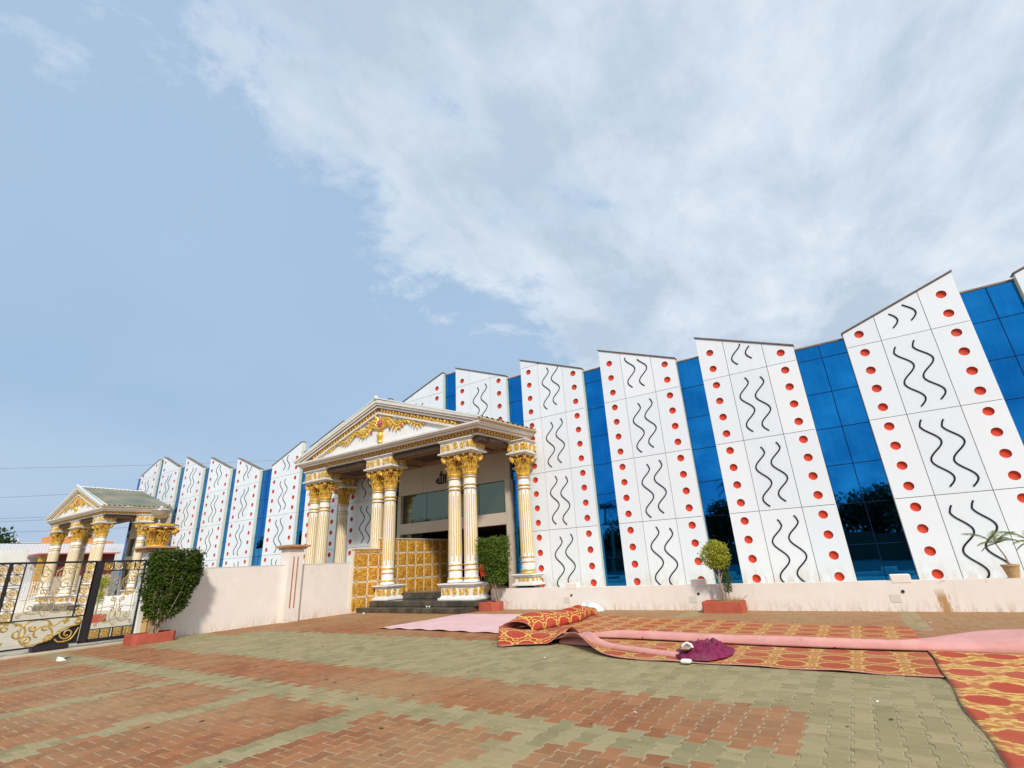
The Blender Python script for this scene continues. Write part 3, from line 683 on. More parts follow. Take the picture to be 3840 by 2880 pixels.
def capital_mesh():
    m = MB(); H = .86
    m.lathe([(.23, 0), (.275, .02), (.275, .05), (.235, .07), (.225, .3), (.24, .52), (.28, .70), (.34, .80)], (0, 0, 0), 20, 1)
    m.tube([(.27 * math.cos(2 * PI * i / 20), .27 * math.sin(2 * PI * i / 20), .035) for i in range(20)], .03, 6, 0, closed=True)
    for row, (z0, L, nn, ph, rb) in enumerate(((.06, .25, 10, 0, .245), (.27, .27, 10, PI / 10, .25))):
        for k in range(nn):
            a = 2 * PI * k / nn + ph; d = Vector((math.cos(a), math.sin(a), 0)); t = Vector((-d.y, d.x, 0)); b = d * rb
            for sg in (-1, 1):   # two lobes with a hollow between them
                rows = []
                for (s_, wd, out, sp_) in ((0, .018, .0, .03), (.4, .024, .02, .045), (.75, .024, .04, .045), (.95, .020, .075, .03), (1.04, .016, .115, .015), (.98, .012, .15, .008), (.88, .006, .165, .004)):
                    z = z0 + L * s_; c = b + d * (out + .01) + t * sg * sp_ + Vector((0, 0, z)); rows.append([c - t * wd, c + d * .02, c + t * wd, c - d * .012])
                m.loft(rows, 0, True, True)
            m.tube([b + d * .005 + Vector((0, 0, z0)), b + d * .03 + Vector((0, 0, z0 + L * .55))], [.016, .012], 5)
            a2 = a + PI / nn; d2 = Vector((math.cos(a2), math.sin(a2), 0)); m.tube([d2 * rb + Vector((0, 0, z0)), d2 * (rb + .02) + Vector((0, 0, z0 + L * .8))], [.02, .008], 5)
    up = Vector((0, 0, 1))
    for k in range(4):
        a = PI / 4 + k * PI / 2; d = Vector((math.cos(a), math.sin(a), 0)); tt = Vector((-d.y, d.x, 0))
        c = d * .43 + up * .655
        for off in (-.045, .045):
            m.tube([p + tt * off for p in spiral(c, -d, up, .125, .03, 1.7, PI * .9, 24, -1)], .026, 6)
        m.tube([c - tt * .06, c + tt * .06], .055, 8); m.tube([c - tt * .05, c + tt * .05], .118, 14, 1)
        m.tube([d * .25 + up * .48, d * .30 + up * .60, d * .37 + up * .74, d * .44 + up * .785], [.03, .04, .045, .045], 6)
        a2 = k * PI / 2; d2 = Vector((math.cos(a2), math.sin(a2), 0)); t2 = Vector((-d2.y, d2.x, 0))
        for sg in (-1, 1):
            m.tube(spiral(d2 * .32 + t2 * sg * .10 + up * .64, t2 * -sg, up, .085, .02, 1.2, PI, 12, -1), .022, 5)
            leaf(m, d2 * .27 + t2 * sg * .05 + up * .48, up + t2 * sg * .4, d2, .22, .1, 0, .3)
        m.ball(d2 * .37 + up * .78, .07, 8, 5); leaf(m, d2 * .28 + up * .48, up, d2, .26, .13, 0, .35)
    poly = []
    for k in range(4):
        a = PI / 4 + k * PI / 2
        for da, r in ((-.09, .52), (.09, .52), (PI / 8, .43), (PI / 4, .40), (3 * PI / 8, .43)): poly.append((r * math.cos(a + da), r * math.sin(a + da)))
    m.prism(poly, 'z', .80, H, 2)
    me = bpy.data.meshes.new('capital'); me.from_pydata(m.v, [], m.f)
    for q in ('gold_paint', 'gold_glaze', 'moulding_cream'): me.materials.append(MATS[q])
    me.polygons.foreach_set('use_smooth', m.sm); me.polygons.foreach_set('material_index', m.mi); return me
CAPITAL = capital_mesh()
def ring_mesh(r, t):
    m = MB(); m.tube([(r * math.cos(2 * PI * i / 24), r * math.sin(2 * PI * i / 24), 0) for i in range(24)], t, 6, closed=True)
    me = quickmesh('ring', m.v, m.f, ['gold_paint']); me.polygons.foreach_set('use_smooth', [True] * len(me.polygons)); return me
CR = .262
RING = ring_mesh(CR + .012, .024); RINGB = ring_mesh(CR + .02, .032)
def shaft_mesh(z0, z1):
    m = MB(); m.lathe([(CR + .05, z0), (CR + .05, z0 + .05), (CR + .03, z0 + .08), (CR + .01, z0 + .12), (CR, z0 + .16), (CR, z0 + .62), (CR - .012, z0 + 2.6), (CR - .02, z1)], (0, 0, 0), 36)
    me = quickmesh('shaft', m.v, m.f, ['column_white']); me.polygons.foreach_set('use_smooth', m.sm); return me
def flute_mesh(z0, z1):
    m = MB(); nn = 18
    for k in range(nn):
        a = 2 * PI * k / nn; o = .16 if k % 2 else 0; za, zb = z0 + (0 if k % 2 else .20), z1 - o; hw = .024
        rows = []
        for z, w in ((za, .003), (za + .015, hw * .8), (za + .04, hw), (zb - .04, hw), (zb - .015, hw * .8), (zb, .003)):
            R0 = CR + .001 - .020 * (z - 1) / 4
            rows.append([(R0 * math.cos(a - w / CR), R0 * math.sin(a - w / CR), z), ((R0 + .009) * math.cos(a - w * .4 / CR), (R0 + .009) * math.sin(a - w * .4 / CR), z), ((R0 + .009) * math.cos(a + w * .4 / CR), (R0 + .009) * math.sin(a + w * .4 / CR), z), (R0 * math.cos(a + w / CR), R0 * math.sin(a + w / CR), z)])
        m.loft(rows, 0, False)
    return quickmesh('fluting', m.v, m.f, ['flute_gold'])
Z0C, Z1C = .96, 4.96
SHAFT, FLUTE = shaft_mesh(Z0C, Z1C), flute_mesh(Z0C + .72, Z1C - .62)
def column(parent, x, y, dz=0., zb=Z0C):
    c = empty('column', (x, y, zb), parent)
    inst('shaft', SHAFT, (x, y, 0), c); inst('fluting', FLUTE, (x, y, 0), c)
    for z in (zb + .03, zb + .14): inst('ring', RINGB, (x, y, z), c)
    for z in (zb + .44, zb + .62, Z1C - .02, Z1C - .12, Z1C - .42, Z1C - .56): inst('ring', RING, (x, y, z), c)
    inst('capital', CAPITAL, (x, y, Z1C - .0), c, (0, 0, 0)); return c
def pedestal(parent, x0, x1, y0, y1, z0, z1, seed):
    p = empty('pedestal', ((x0 + x1) / 2, (y0 + y1) / 2, z0), parent); m = MB()
    m.box((x0 + .07, y0 + .07, z0 + .11), (x1 - .07, y1 - .07, z1 - .09)); m.bbox((x0 - .03, y0 - .03, z0), (x1 + .03, y1 + .03, z0 + .08), .012); m.bbox((x0 + .03, y0 + .03, z0 + .08), (x1 - .03, y1 - .03, z0 + .12), .01)
    m.bbox((x0, y0, z1 - .10), (x1, y1, z1 - .055), .01); m.bbox((x0 - .04, y0 - .04, z1 - .055), (x1 + .04, y1 + .04, z1), .012); m.build('block', 'column_white', p)
    zc, h = (z0 + .12 + z1 - .10) / 2, z1 - z0 - .24
    w = x1 - x0 - .14; lay = [('s', .16, .3), ('m', .42, .3), ('s', .72, .34)] if w > 1.2 else [('m', .27, .42), ('m', .75, .42), ('s', .5, .2)]
    relief(p, 'relief', ((x0 + x1) / 2, y0 + .069, zc), (1, 0, 0), (0, -1, 0), w, h, lay, seed)
    relief(p, 'relief', (x1 - .069, (y0 + y1) / 2, zc), (0, 1, 0), (1, 0, 0), y1 - y0 - .14, h, [('m', .5, .5), ('s', .1, .2), ('s', .9, .2)], seed + 1); return p
def impost(parent, x0, x1, y0, y1, seed):
    z0, z1 = 5.82, 6.40
    p = empty('impost_block', ((x0 + x1) / 2, (y0 + y1) / 2, z0), parent); m = MB()
    m.bbox((x0 - .09, y0 - .09, z0), (x1 + .09, y1 + .09, z0 + .07), .012); m.box((x0, y0, z0 + .07), (x1, y1, z1 - .08))
    m.bbox((x0 - .04, y0 - .04, z1 - .10), (x1 + .04, y1 + .04, z1 - .05), .01); m.bbox((x0 - .09, y0 - .09, z1 - .05), (x1 + .09, y1 + .09, z1), .012); m.build('block', 'moulding_cream', p)
    zc, h = (z0 + .07 + z1 - .10) / 2, z1 - z0 - .18; w = x1 - x0
    lay = [('s', .18, .34), ('m', .5, .3), ('s', .82, .34)] if w > 1.2 else [('m', .5, .5), ('s', .1, .2), ('s', .9, .2)]
    relief(p, 'relief', ((x0 + x1) / 2, y0 - .001, zc), (1, 0, 0), (0, -1, 0), w, h, lay, seed)
    relief(p, 'relief', (x1 + .001, (y0 + y1) / 2, zc), (0, 1, 0), (1, 0, 0), y1 - y0, h, [('m', .5, .5), ('s', .1, .2), ('s', .9, .2)], seed + 1); return p
SPL = .62
PX0, PX1, PYF, PYB = -24.05, -12.28, -3.4, .95     # eave outline of the roof
por = thing('portico', (-18.15, -2.6, .36), 'nearer gold and white columned portico with carved pediment over the main door', 'portico', 'gold and white porticos along the hall')
YC = -2.6
pairs = ((-14.17, -13.39), (-18.68, -17.88), (-23.25, -22.47))
for x1, x2 in pairs: column(por, x1, YC); column(por, x2, YC)
column(por, -12.12, -.62, zb=1.12); column(por, -23.6, -.62, zb=1.12)
pedestal(por, -14.60, -12.93, -3.08, -2.10, .36, .94, 1); pedestal(por, -18.2, -17.38, -3.08, -2.10, .37, .94, 4)
pedestal(por, -23.75, -21.95, -3.08, -2.10, .36, .94, 7); pedestal(por, -12.60, -11.68, -1.04, -.2, .70, 1.12, 9)
for i, (x1, x2) in enumerate(pairs): impost(por, x1 - .40, x2 + .42, -3.02, -2.16, 20 + i * 3)
impost(por, -12.52, -11.70, -1.02, -.22, 33); impost(por, -24.0, -23.2, -1.02, -.22, 36)
# entablature: stacked mouldings all round the eave
def frame_box(mb, x0, x1, y0, y1, z0, z1, t, m):   # three-sided open frame (front and both sides)
    mb.box((x0, y0, z0), (x1, y0 + t, z1), m); mb.box((x0, y0 + t, z0), (x0 + t, y1, z1), m); mb.box((x1 - t, y0 + t, z0), (x1, y1, z1), m)
def sloped_frame(mb, x0, x1, y0, y1, pts, m):  # swept moulding, profile pts = (inset, z)
    n = len(pts)
    SPX = SPL
    path = [[(x0 + d, y1, z) for d, z in pts], [(x0 + d, y0 + d, z) for d, z in pts], [(x1 - d, y0 + d, z) for d, z in pts], [(x1 - d + SPX, y1, z) for d, z in pts]]
    mb.loft(path, m, False)
ent = empty('entablature', (-18.15, -2.6, 6.4), por)
m = MB()
sloped_frame(m, PX0, PX1, PYF, PYB, [(.62, 6.40), (.36, 6.40), (.36, 6.44)], 0); sloped_frame(m, PX0, PX1, PYF, PYB, [(.36, 6.44), (.33, 6.47), (.33, 6.49)], 1)
sloped_frame(m, PX0, PX1, PYF, PYB, [(.30, 6.49), (.27, 6.58)], 2); sloped_frame(m, PX0, PX1, PYF, PYB, [(.33, 6.49), (.30, 6.49)], 1)
sloped_frame(m, PX0, PX1, PYF, PYB, [(.27, 6.58), (.20, 6.58), (.20, 6.605)], 1); sloped_frame(m, PX0, PX1, PYF, PYB, [(.20, 6.605), (.17, 6.64), (.13, 6.66), (.13, 6.675)], 0)
sloped_frame(m, PX0, PX1, PYF, PYB, [(.13, 6.675), (.09, 6.675), (.09, 6.69)], 1); sloped_frame(m, PX0, PX1, PYF, PYB, [(.09, 6.69), (.07, 6.73), (.02, 6.76), (.0, 6.765), (.0, 6.84), (.12, 6.845), (.6, 6.845)], 0)
sloped_frame(m, PX0, PX1, PYF, PYB, [(.62, 6.40), (.62, 6.28), (.7, 6.28)], 0)
m.build('cornice', ['moulding_cream', 'moulding_tan', 'frieze_brown'], ent, fix=False)
def leafband(mb, a, b, up, nrm, h, m, step=.17):
    a, b, up, nrm = Vector(a), Vector(b), Vector(up), Vector(nrm); d = b - a; L = d.length; d.normalize(); n = int(L / step)
    for i in range(n):
        p = a + d * ((i + .5) * step); s = 1 if i % 2 else -1
        leaf(mb, p - d * step * .5, d + up * .35 * s, nrm, step * 1.05, h * .75, m, .06); leaf(mb, p - d * step * .1, d * .6 - up * .6 * s, nrm, step * .7, h * .6, m, .1)
        if i % 4 == 0: mb.ball(p + nrm * .01, h * .28, 6, 4, m)
m = MB()
leafband(m, (PX0 + .3, PYF + .283, 6.535), (PX1 - .3, PYF + .283, 6.535), (0, -.3, 1), (0, -1, 0), .11, 0)
leafband(m, (PX1 - .283 + SPL * .07, PYF + .3, 6.535), (PX1 - .283 + SPL * .77, PYB - 1, 6.535), (.3, 0, 1), (1, 0, 0), .11, 0)
leafband(m, (PX0 + .283, PYF + .3, 6.535), (PX0 + .283, PYB - 1, 6.535), (-.3, 0, 1), (-1, 0, 0), .11, 0)
m.build('leaf_frieze', 'gold_paint', ent, fix=False)['kind'] = 'stuff'
# pediment
XC = (PX0 + PX1) / 2; AZ = 8.80; EZ = 6.85
ped = empty('pediment', (XC, PYF, EZ), por); m = MB()
slope = (AZ - EZ) / (XC - PX0)
def rake(mb, d0, d1, y0, y1, m_):   # band between offsets d0,d1 (vertical) below the roof line
    for s in (-1, 1):
        def Z(x, d): return EZ + .02 + slope * (abs(x - (XC + s * (XC - PX0)))) - d
        xe = XC + s * (XC - PX0)
        def xs(d): return xe - s * max(0, (d - .0)) / slope
        A = [(xs(d1) if d1 > .02 else xe, max(EZ + .0, Z(xs(d1), d1))), (XC, Z(XC, d1)), (XC, Z(XC, d0)), (xs(d0) if d0 > .02 else xe, max(EZ + .0, Z(xs(d0), d0)))]
        mb.prism(A, 'y', y0, y1, m_)
rake(m, -.16, -.02, PYF - .05, PYF + .3, 0); rake(m, -.02, .08, PYF, PYF + .3, 0); rake(m, .08, .11, PYF + .05, PYF + .3, 1); rake(m, .11, .20, PYF + .07, PYF + .3, 0)
rake(m, .20, .235, PYF + .12, PYF + .3, 1); rake(m, .235, .41, PYF + .15, PYF + .3, 2); rake(m, .41, .50, PYF + .10, PYF + .3, 0)
m.build('raking_cornice', ['moulding_cream', 'moulding_tan', 'frieze_brown'], ped)
m = MB()
for s in (-1, 1):
    zt = lambda x: EZ + .02 + slope * (abs(x - (XC + s * (XC - PX0)))) - .32
    xa = XC + s * (XC - PX0 - 1.2); a = (xa, PYF + .145, zt(xa)); b = (XC + s * .02, PYF + .145, zt(XC))
    leafband(m, a, b, (0, 0, 1), (0, -1, 0), .16, 0, .2)
m.build('leaf_frieze', 'gold_paint', ped, fix=False)['kind'] = 'stuff'
m = MB(); m.prism([(PX0 + .9, EZ - .02), (PX1 - .9, EZ - .02), (XC, AZ - .35)], 'y', PYF + .22, PYF + .3); m.build('tympanum', 'column_white', ped)
# carved vase, roses and vines
yv = PYF + .205
m = MB(); m.lathe([(.15, 0), (.16, .03), (.09, .08), (.12, .16), (.18, .28), (.19, .36), (.13, .44), (.12, .5), (.19, .54)], (XC + .15, yv, EZ + .08), 12); m.build('vase_relief', 'gold_paint', ped)
m = MB(); rr = random.Random(5); cx0 = XC + .17
for s in (-1, 1):
    cur = []
    for i in range(60):
        t = i / 59; x = cx0 + s * (.12 + t * 4.2); amp = .20 * (1 - t * .65); z = EZ + 1.02 - t * .72 + amp * math.sin(t * 3.3 * 2 * PI)
        cur.append(Vector((x, yv - .03, z)))
    m.tube(cur, [.075 * (1 - .55 * i / 59) for i in range(60)], 6)
    for i in range(2, 58):
        t = i / 59; up = 1 if i % 2 else -1; k = 1 - .55 * t
        d = (cur[i + 1] - cur[i]).normalized(); q = Vector((d.x, 0, d.z)); nn_ = Vector((-q.z, 0, q.x)) * up
        if (cur[i].z + nn_.z * .2) < EZ + .02 or (cur[i].z + nn_.z * .25) > EZ + slope * (PX1 - XC - abs(cur[i].x - XC)) - .52: continue
        leaf(m, cur[i], q * .8 + nn_ * 1.0, (0, -1, 0), .36 * k, .20 * k, 0, .2)
    for j in range(5):
        t = .08 + j * .19; i = int(t * 59); c = cur[i] + Vector((0, 0, -.09 if j % 2 else .07)); m.tube(spiral(c, (s, 0, 0), (0, 0, 1 if j % 2 else -1), .18 * (1 - .5 * t), .03, 1.2, 0, 14), .042 * (1 - .4 * t), 5)
for a in range(9):
    an = R(15 + a * 18.5); d = Vector((math.cos(an), 0, math.sin(an))); p = Vector((cx0, yv - .03, EZ + .72))
    m.tube([p, p + d * .3, p + d * .55 + Vector((math.copysign(.07, d.x), 0, -.02))], [.05, .06, .02], 6); leaf(m, p + d * .2, d, (0, -1, 0), .42, .17, 0, .2)
m.build('vine_relief', 'gold_paint', ped, fix=False)
m = MB()
def rose(c, r):
    m.ball(c, r * .62, 8, 5, 0, (1, .6, 1))
    for k in range(6):
        a = k * PI / 3; m.ball((c[0] + math.cos(a) * r * .55, c[1], c[2] + math.sin(a) * r * .6), r * .42, 6, 4, 0, (1, .6, 1))
rose((cx0, yv - .08, EZ + .98), .20); rose((cx0 - .02, yv - .07, EZ + 1.18), .11)
for s in (-1, 1):
    for t, dz, r in ((.13, .30, .075), (.12, -.28, .07), (.30, -.17, .07), (.22, .16, .06), (.42, .25, .075), (.5, .22, .055), (.58, .16, .05), (.68, -.1, .045), (.8, .06, .04)):
        x = cx0 + s * (.12 + t * 4.0); z = EZ + .98 - t * .58 + dz * (1 - t * .4)
        if EZ + .08 < z < EZ + slope * (PX1 - XC - abs(x - XC)) - .6: rose((x, yv - .05, z), r)
m.build('rose_relief', 'rose_pink', ped)
# roof: two tiled slopes with rolls, ridge and verge trims
def roof_slope(s):
    m = MB(); L0, L1 = PYF + .02, PYB; nu = int((L1 - L0) / .05); nv = 18
    xe = XC + s * (XC - PX0 + .10); rows = []
    for i in range(nu + 1):
        y = L0 + (L1 - L0) * i / nu; xe = XC + s * (XC - PX0 + .10) + (SPL * i / nu if s > 0 else 0); wave = .045 * math.sin(2 * PI * (y - L0) / .30); row = []
        for j in range(nv):
            for e in (0, 1):
                t = (j + e) / nv; x = xe + (XC - xe) * t; z = EZ + .03 + (AZ + .14 - EZ - .03) * t + wave + (.05 if e == 0 else -.0)
                row.append((x, y, z + .05))
        rows.append(row)
    m.loft(rows, 0, False, False); return m.build('roof_slope', 'roof_tile', por, fix=False)
for s in (-1, 1): roof_slope(s)
m = MB(); m.tube([(XC, PYF - .02, AZ + .20), (XC, PYB, AZ + .20)], .07, 8); m.ball((XC, PYF - .04, AZ + .26), .11, 8, 5); m.build('ridge_tile', 'roof_trim', por)
for s in (-1, 1):
    m = MB(); x = XC + s * (XC - PX0 + .10); n = int((PYB - PYF) / .11)
    sq = SPL if s > 0 else 0
    for i in range(n): m.ball((x + sq * i / n, PYF + .08 + i * .11, EZ + .055), .052, 6, 4)
    m.prism([(x - s * .02, PYF), (x - s * .35, PYF), (x - s * .35 + sq, PYB), (x - s * .02 + sq, PYB)], 'z', EZ - .005, EZ + .035); m.build('eave_tiles', 'roof_edge', por)
    m = MB(); xe = XC + s * (XC - PX0 + .12); m.obar((xe, PYF + .0, EZ + .10), (XC, PYF + .0, AZ + .25), .12, .05, (0, 0, 1)); m.build('verge_trim', 'roof_trim', por)
# coffered ceiling
cl = empty('ceiling', (XC, -1.3, 6.36), por)
m = MB(); m.prism([(PX0 + .5, PYF + .5), (PX1 - .5, PYF + .5), (PX1 - .2, -.02), (PX0 + .5, -.02)], 'z', 6.30, 6.36); m.build('ceiling_board', 'ceiling_brown', cl)
def rect_ring(mb, x0, x1, y0, y1, z0, z1, w, m_):
    mb.box((x0, y0, z0), (x1, y0 + w, z1), m_); mb.box((x0, y1 - w, z0), (x1, y1, z1), m_); mb.box((x0, y0 + w, z0), (x0 + w, y1 - w, z1), m_); mb.box((x1 - w, y0 + w, z0), (x1, y1 - w, z1), m_)
for (a, b) in ((-23.3, -18.35), (-18.2, -13.05)):
    m = MB()
    for k, (d, z) in enumerate(((.12, 6.23), (.24, 6.25), (.36, 6.265), (.62, 6.24), (.76, 6.26))): rect_ring(m, a + d, b - d, -2.8 + d * .8, -.12 - d * .8, z, 6.299, .045, 0)
    m.build('coffer_rib', 'ceiling_rib', cl)
m = MB(); m.box((-23.6, -2.95, 6.18), (-12.6, -2.35, 6.299)); m.box((-12.95, -2.34, 6.18), (-12.5, -.02, 6.299)); m.box((-23.8, -2.34, 6.18), (-23.35, -.02, 6.299)); m.build('beam', 'ceiling_brown', cl)
m = MB()
for y in (-2.9, -2.75, -2.55, -2.42): m.box((-23.5, y - .02, 6.155), (-12.7, y + .02, 6.179))
for x in (-12.9, -12.75, -12.6): m.box((x - .02, -2.3, 6.155), (x + .02, -.04, 6.179))
m.build('beam_rib', 'ceiling_rib', cl)
p2 = copy_tree(por, None, Vector((-33.5, -.95, -.03)))
p2['label'] = 'far portico at the left, its green tiled roof slope showing beyond the gate'

# ------------------------------------------------------------------ steps and terrace
st = thing('entrance_steps', (-15.8, -2.5, 0), 'black granite entrance steps between the column pedestals under the portico', 'steps')
def slabs(name, x0, x1, y0, y1, z0, z1, n):
    for i in range(n):
        a = x0 + (x1 - x0) * i / n; b = x0 + (x1 - x0) * (i + 1) / n; m = MB(); m.bbox((a + .002, y0, z0), (b - .002, y1, z1), .012); m.build(name, 'granite', st)
slabs('step_slab', -18.24, -12.86, -3.85, -2.0, .0, .17, 5)
slabs('step_slab', -18.23, -12.78, -3.22, -2.0, .171, .36, 4)
m = MB(); m.box((-18.23, -1.99, 0), (-12.6, .1, .54)); m.build('porch_base', 'granite', st)
slabs('step_slab', -17.3, -14.6, -2.26, -1.7, .361, .60, 3)
for i in range(5):
    for j in range(2):
        a = -18.22 + i * 1.12; m = MB(); m.bbox((a + .003, -1.69 + j * .89, .541), (a + 1.117, -.803 + j * .89 , .612), .006); m.build('porch_tile', 'floor_brown', st)
# ------------------------------------------------------------------ gold tiled parapet
tw = thing('tiled_parapet', (-18.3, -2, 0), 'stepped parapet wall of square gold relief tiles left of the entrance steps', 'wall')
T = .556
m = MB(); m.prism([(-4.1, 0), (1.75, 0), (1.75, 2.80), (-2.66, 2.80), (-2.66, 2.38), (-4.1, 2.38)], 'x', -18.42, -18.262); m.build('wall', 'tile_grout', tw)
tm = {}
def tile(y0, z0, h, w):
    k = (round(h, 3), round(w, 3))
    if k not in tm:
        b = MB(); g_ = .035; b.loft([[(0, g_, g_), (0, w - g_, g_), (0, w - g_, h - g_), (0, g_, h - g_)], [(.012, g_ + .004, g_ + .004), (.012, w - g_ - .004, g_ + .004), (.012, w - g_ - .004, h - g_ - .004), (.012, g_ + .004, h - g_ - .004)], [(.03, w * .5 - .1, h * .5 - .1), (.03, w * .5 + .1, h * .5 - .1), (.03, w * .5 + .1, h * .5 + .1), (.03, w * .5 - .1, h * .5 + .1)]], 0, True, True)
        tm[k] = quickmesh('tile', b.v, b.f, ['tile_gold'])
    inst('tile', tm[k], (-18.263, y0, z0), tw)
ys = [-4.08] + [-3.90 + T * k for k in range(11)]
for i, y in enumerate(ys):
    w = (ys[i + 1] - y) if i + 1 < len(ys) else .09
    zt = 2.79 if y >= -2.8 else 2.25
    z = 2.235 if y >= -2.8 else 1.68
    zs = [.02, .57, 1.125, 1.68, 2.235]
    for q, z in enumerate(zs):
        if z > (2.3 if y >= -2.8 else 1.7): continue
        h = zs[q + 1] - z if q + 1 < 5 else .55
        if w > .12: tile(y, z, h, w)
m = MB(); m.box((-18.261, -4.06, 2.245), (-18.24, -2.80, 2.34)); m.build('border_tile', 'tile_gold', tw)
m = MB(); m.box((-18.46, -4.14, 2.381), (-18.22, -2.66, 2.42)); m.build('coping', 'tile_grout', tw)
m = MB(); m.box((-18.46, -2.70, 2.801), (-18.22, 1.75, 2.84)); m.build('coping', 'tile_grout', tw)
m = MB()
for y in ys[1:]:
    for z in (.57, 1.125, 1.68, 2.235): m.box((-18.262, y - .02, z - .02), (-18.245, y + .02, z + .02))
m.build('stud', 'tile_stud', tw)['kind'] = 'stuff'
# ------------------------------------------------------------------ pink walls
pw = thing('boundary_wall', (-18.45, -7, 0), 'tall pale pink plastered wall running from the gold tiles to the gate', 'wall')
m = MB(); m.box((-18.55, -10.75, -.05), (-18.35, -4.11, 1.87)); m.build('wall', 'wall_pink', pw)
m = MB(); m.prism([(-10.75, 1.871), (-4.11, 1.871), (-4.11, 1.885), (-10.75, 1.885)], 'x', -18.56, -18.34); m.build('coping', 'wall_pink', pw)
pr = empty('pier', (-18.3, -6.75, 0), pw)
m = MB(); m.box((-18.349, -7.02, -.05), (-18.16, -6.46, 2.40)); m.box((-18.70, -7.02, 1.89), (-18.3501, -6.46, 2.40)); m.build('pier_body', 'wall_pink', pr)
m = MB(); m.loft([[(-18.74, -7.06, 2.401), (-18.12, -7.06, 2.401), (-18.12, -6.42, 2.401), (-18.74, -6.42, 2.401)], [(-18.78, -7.1, 2.46), (-18.08, -7.1, 2.46), (-18.08, -6.38, 2.46), (-18.78, -6.38, 2.46)], [(-18.85, -7.18, 2.49), (-18.0, -7.18, 2.49), (-18.0, -6.3, 2.49), (-18.85, -6.3, 2.49)], [(-18.85, -7.18, 2.55), (-18.0, -7.18, 2.55), (-18.0, -6.3, 2.55), (-18.85, -6.3, 2.55)]], 0, True, True); m.build('pier_cap', 'pier_cap', pr)
for y in (-6.84, -6.68):
    m = MB(); m.box((-18.161, y - .018, .45), (-18.145, y + .018, 2.15)); m.build('groove', 'groove_red', pr)
lw = thing('terrace_wall', (-5, -2.3, 0), 'low pale pink wall along the front of the hall, rust stain near its right end', 'wall')
m = MB(); m.box((-12.75, -2.28, -.05), (4.6, -2.05, .68)); m.build('wall', 'wall_pink', lw)
m = MB(); m.box((-12.6, -2.04, 0), (4.6, .44, .56)); m.build('terrace_floor', 'concrete', lw)
for x in (-9.42, -5.3, -.52, 3.6):
    m = MB(); m.bbox((x - .2, -2.29, .62), (x + .2, -2.04, .82), .015); m.build('stub_block', 'wall_pink', lw)
    m = MB(); m.lathe([(.035, 0), (.035, .02)], (0, 0, 0), 12); v = [(a + x - .03, -2.281 - c, b + .44) for a, b, c in m.v]; m.v = v; m.build('drain_hole', 'black_rubber', lw)
    m = MB(); m.bbox((x - .32, -2.288, .2), (x - .1, -2.279, .38), .003); m.build('cover_plate', 'cover_plate', lw)
# ------------------------------------------------------------------ sliding gate
GXP = -18.8
gate = thing('sliding_gate', (GXP, -13, 0), 'black iron gate with gold rosettes and scrollwork at the left edge of the yard', 'gate')
def gbar(y0, z0, y1, z1, w=.035, d=.045, name='frame_bar', mt='iron_black'):
    m = MB(); m.obar((GXP, y0, z0), (GXP, y1, z1), d, w, (0, -(z1 - z0), (y1 - y0))) if abs(z1 - z0) > 1e-6 and abs(y1 - y0) > 1e-6 else (m.box((GXP - d / 2, min(y0, y1) - (w / 2 if y0 == y1 else 0), min(z0, z1) - (w / 2 if z0 == z1 else 0)), (GXP + d / 2, max(y0, y1) + (w / 2 if y0 == y1 else 0), max(z0, z1) + (w / 2 if z0 == z1 else 0))))
    return m.build(name, mt, gate)
def rosette_mesh(r=.108):
    m = MB(); cyl = lambda rad, th: m.tube([(0, rad * math.cos(2 * PI * i / 20), rad * math.sin(2 * PI * i / 20)) for i in range(20)], th, 5, closed=True)
    cyl(r, .008); cyl(r * .3, .007)
    for k in range(8):
        a = 2 * PI * k / 8; c = (0, math.cos(a) * r * .62, math.sin(a) * r * .62); m.tube([(0, c[1] + r * .28 * math.cos(2 * PI * i / 8), c[2] + r * .28 * math.sin(2 * PI * i / 8)) for i in range(8)], .0065, 4, closed=True)
        m.tube([(0, 0, 0), (0, math.cos(a) * r, math.sin(a) * r)], .004, 4)
    return quickmesh('rosette', m.v, m.f, ['iron_gold'])
ROS = rosette_mesh()
def plaque_mesh():
    m = MB(); m.box((-.006, -.098, -.098), (.006, .098, .098))
    for k in range(4):
        a = k * PI / 2 + PI / 4; c = (.01, math.cos(a) * .055, math.sin(a) * .055); m.tube([(0.01, c[1] + .035 * math.cos(2 * PI * i / 9), c[2] + .035 * math.sin(2 * PI * i / 9)) for i in range(9)], .009, 4, closed=True)
    return quickmesh('plaque', m.v, m.f, ['iron_gold'])
PLQ = plaque_mesh()
# wicket leaf beside the pillar
gbar(-11.24, .14, -11.24, 2.15, .05); gbar(-12.27, .14, -12.27, 2.15, .04)
gbar(-12.36, .12, -12.36, 2.17, .13, .07, 'gate_post'); gbar(-12.30, 2.15, -11.21, 2.15, .045); gbar(-12.25, 1.90, -11.26, 1.90, .022); gbar(-12.25, .43, -11.26, .43, .022); gbar(-12.27, .16, -11.22, .16, .09)
for i, y in enumerate((-12.14, -11.90, -11.62, -11.38)):
    inst('rosette', ROS, (GXP, y, 2.02), gate); inst('plaque', PLQ, (GXP, y, .31), gate)
for y in (-12.02, -11.79, -11.73, -11.50): gbar(y, 1.91, y, 2.13, .018); gbar(y, .20, y, .42, .018)
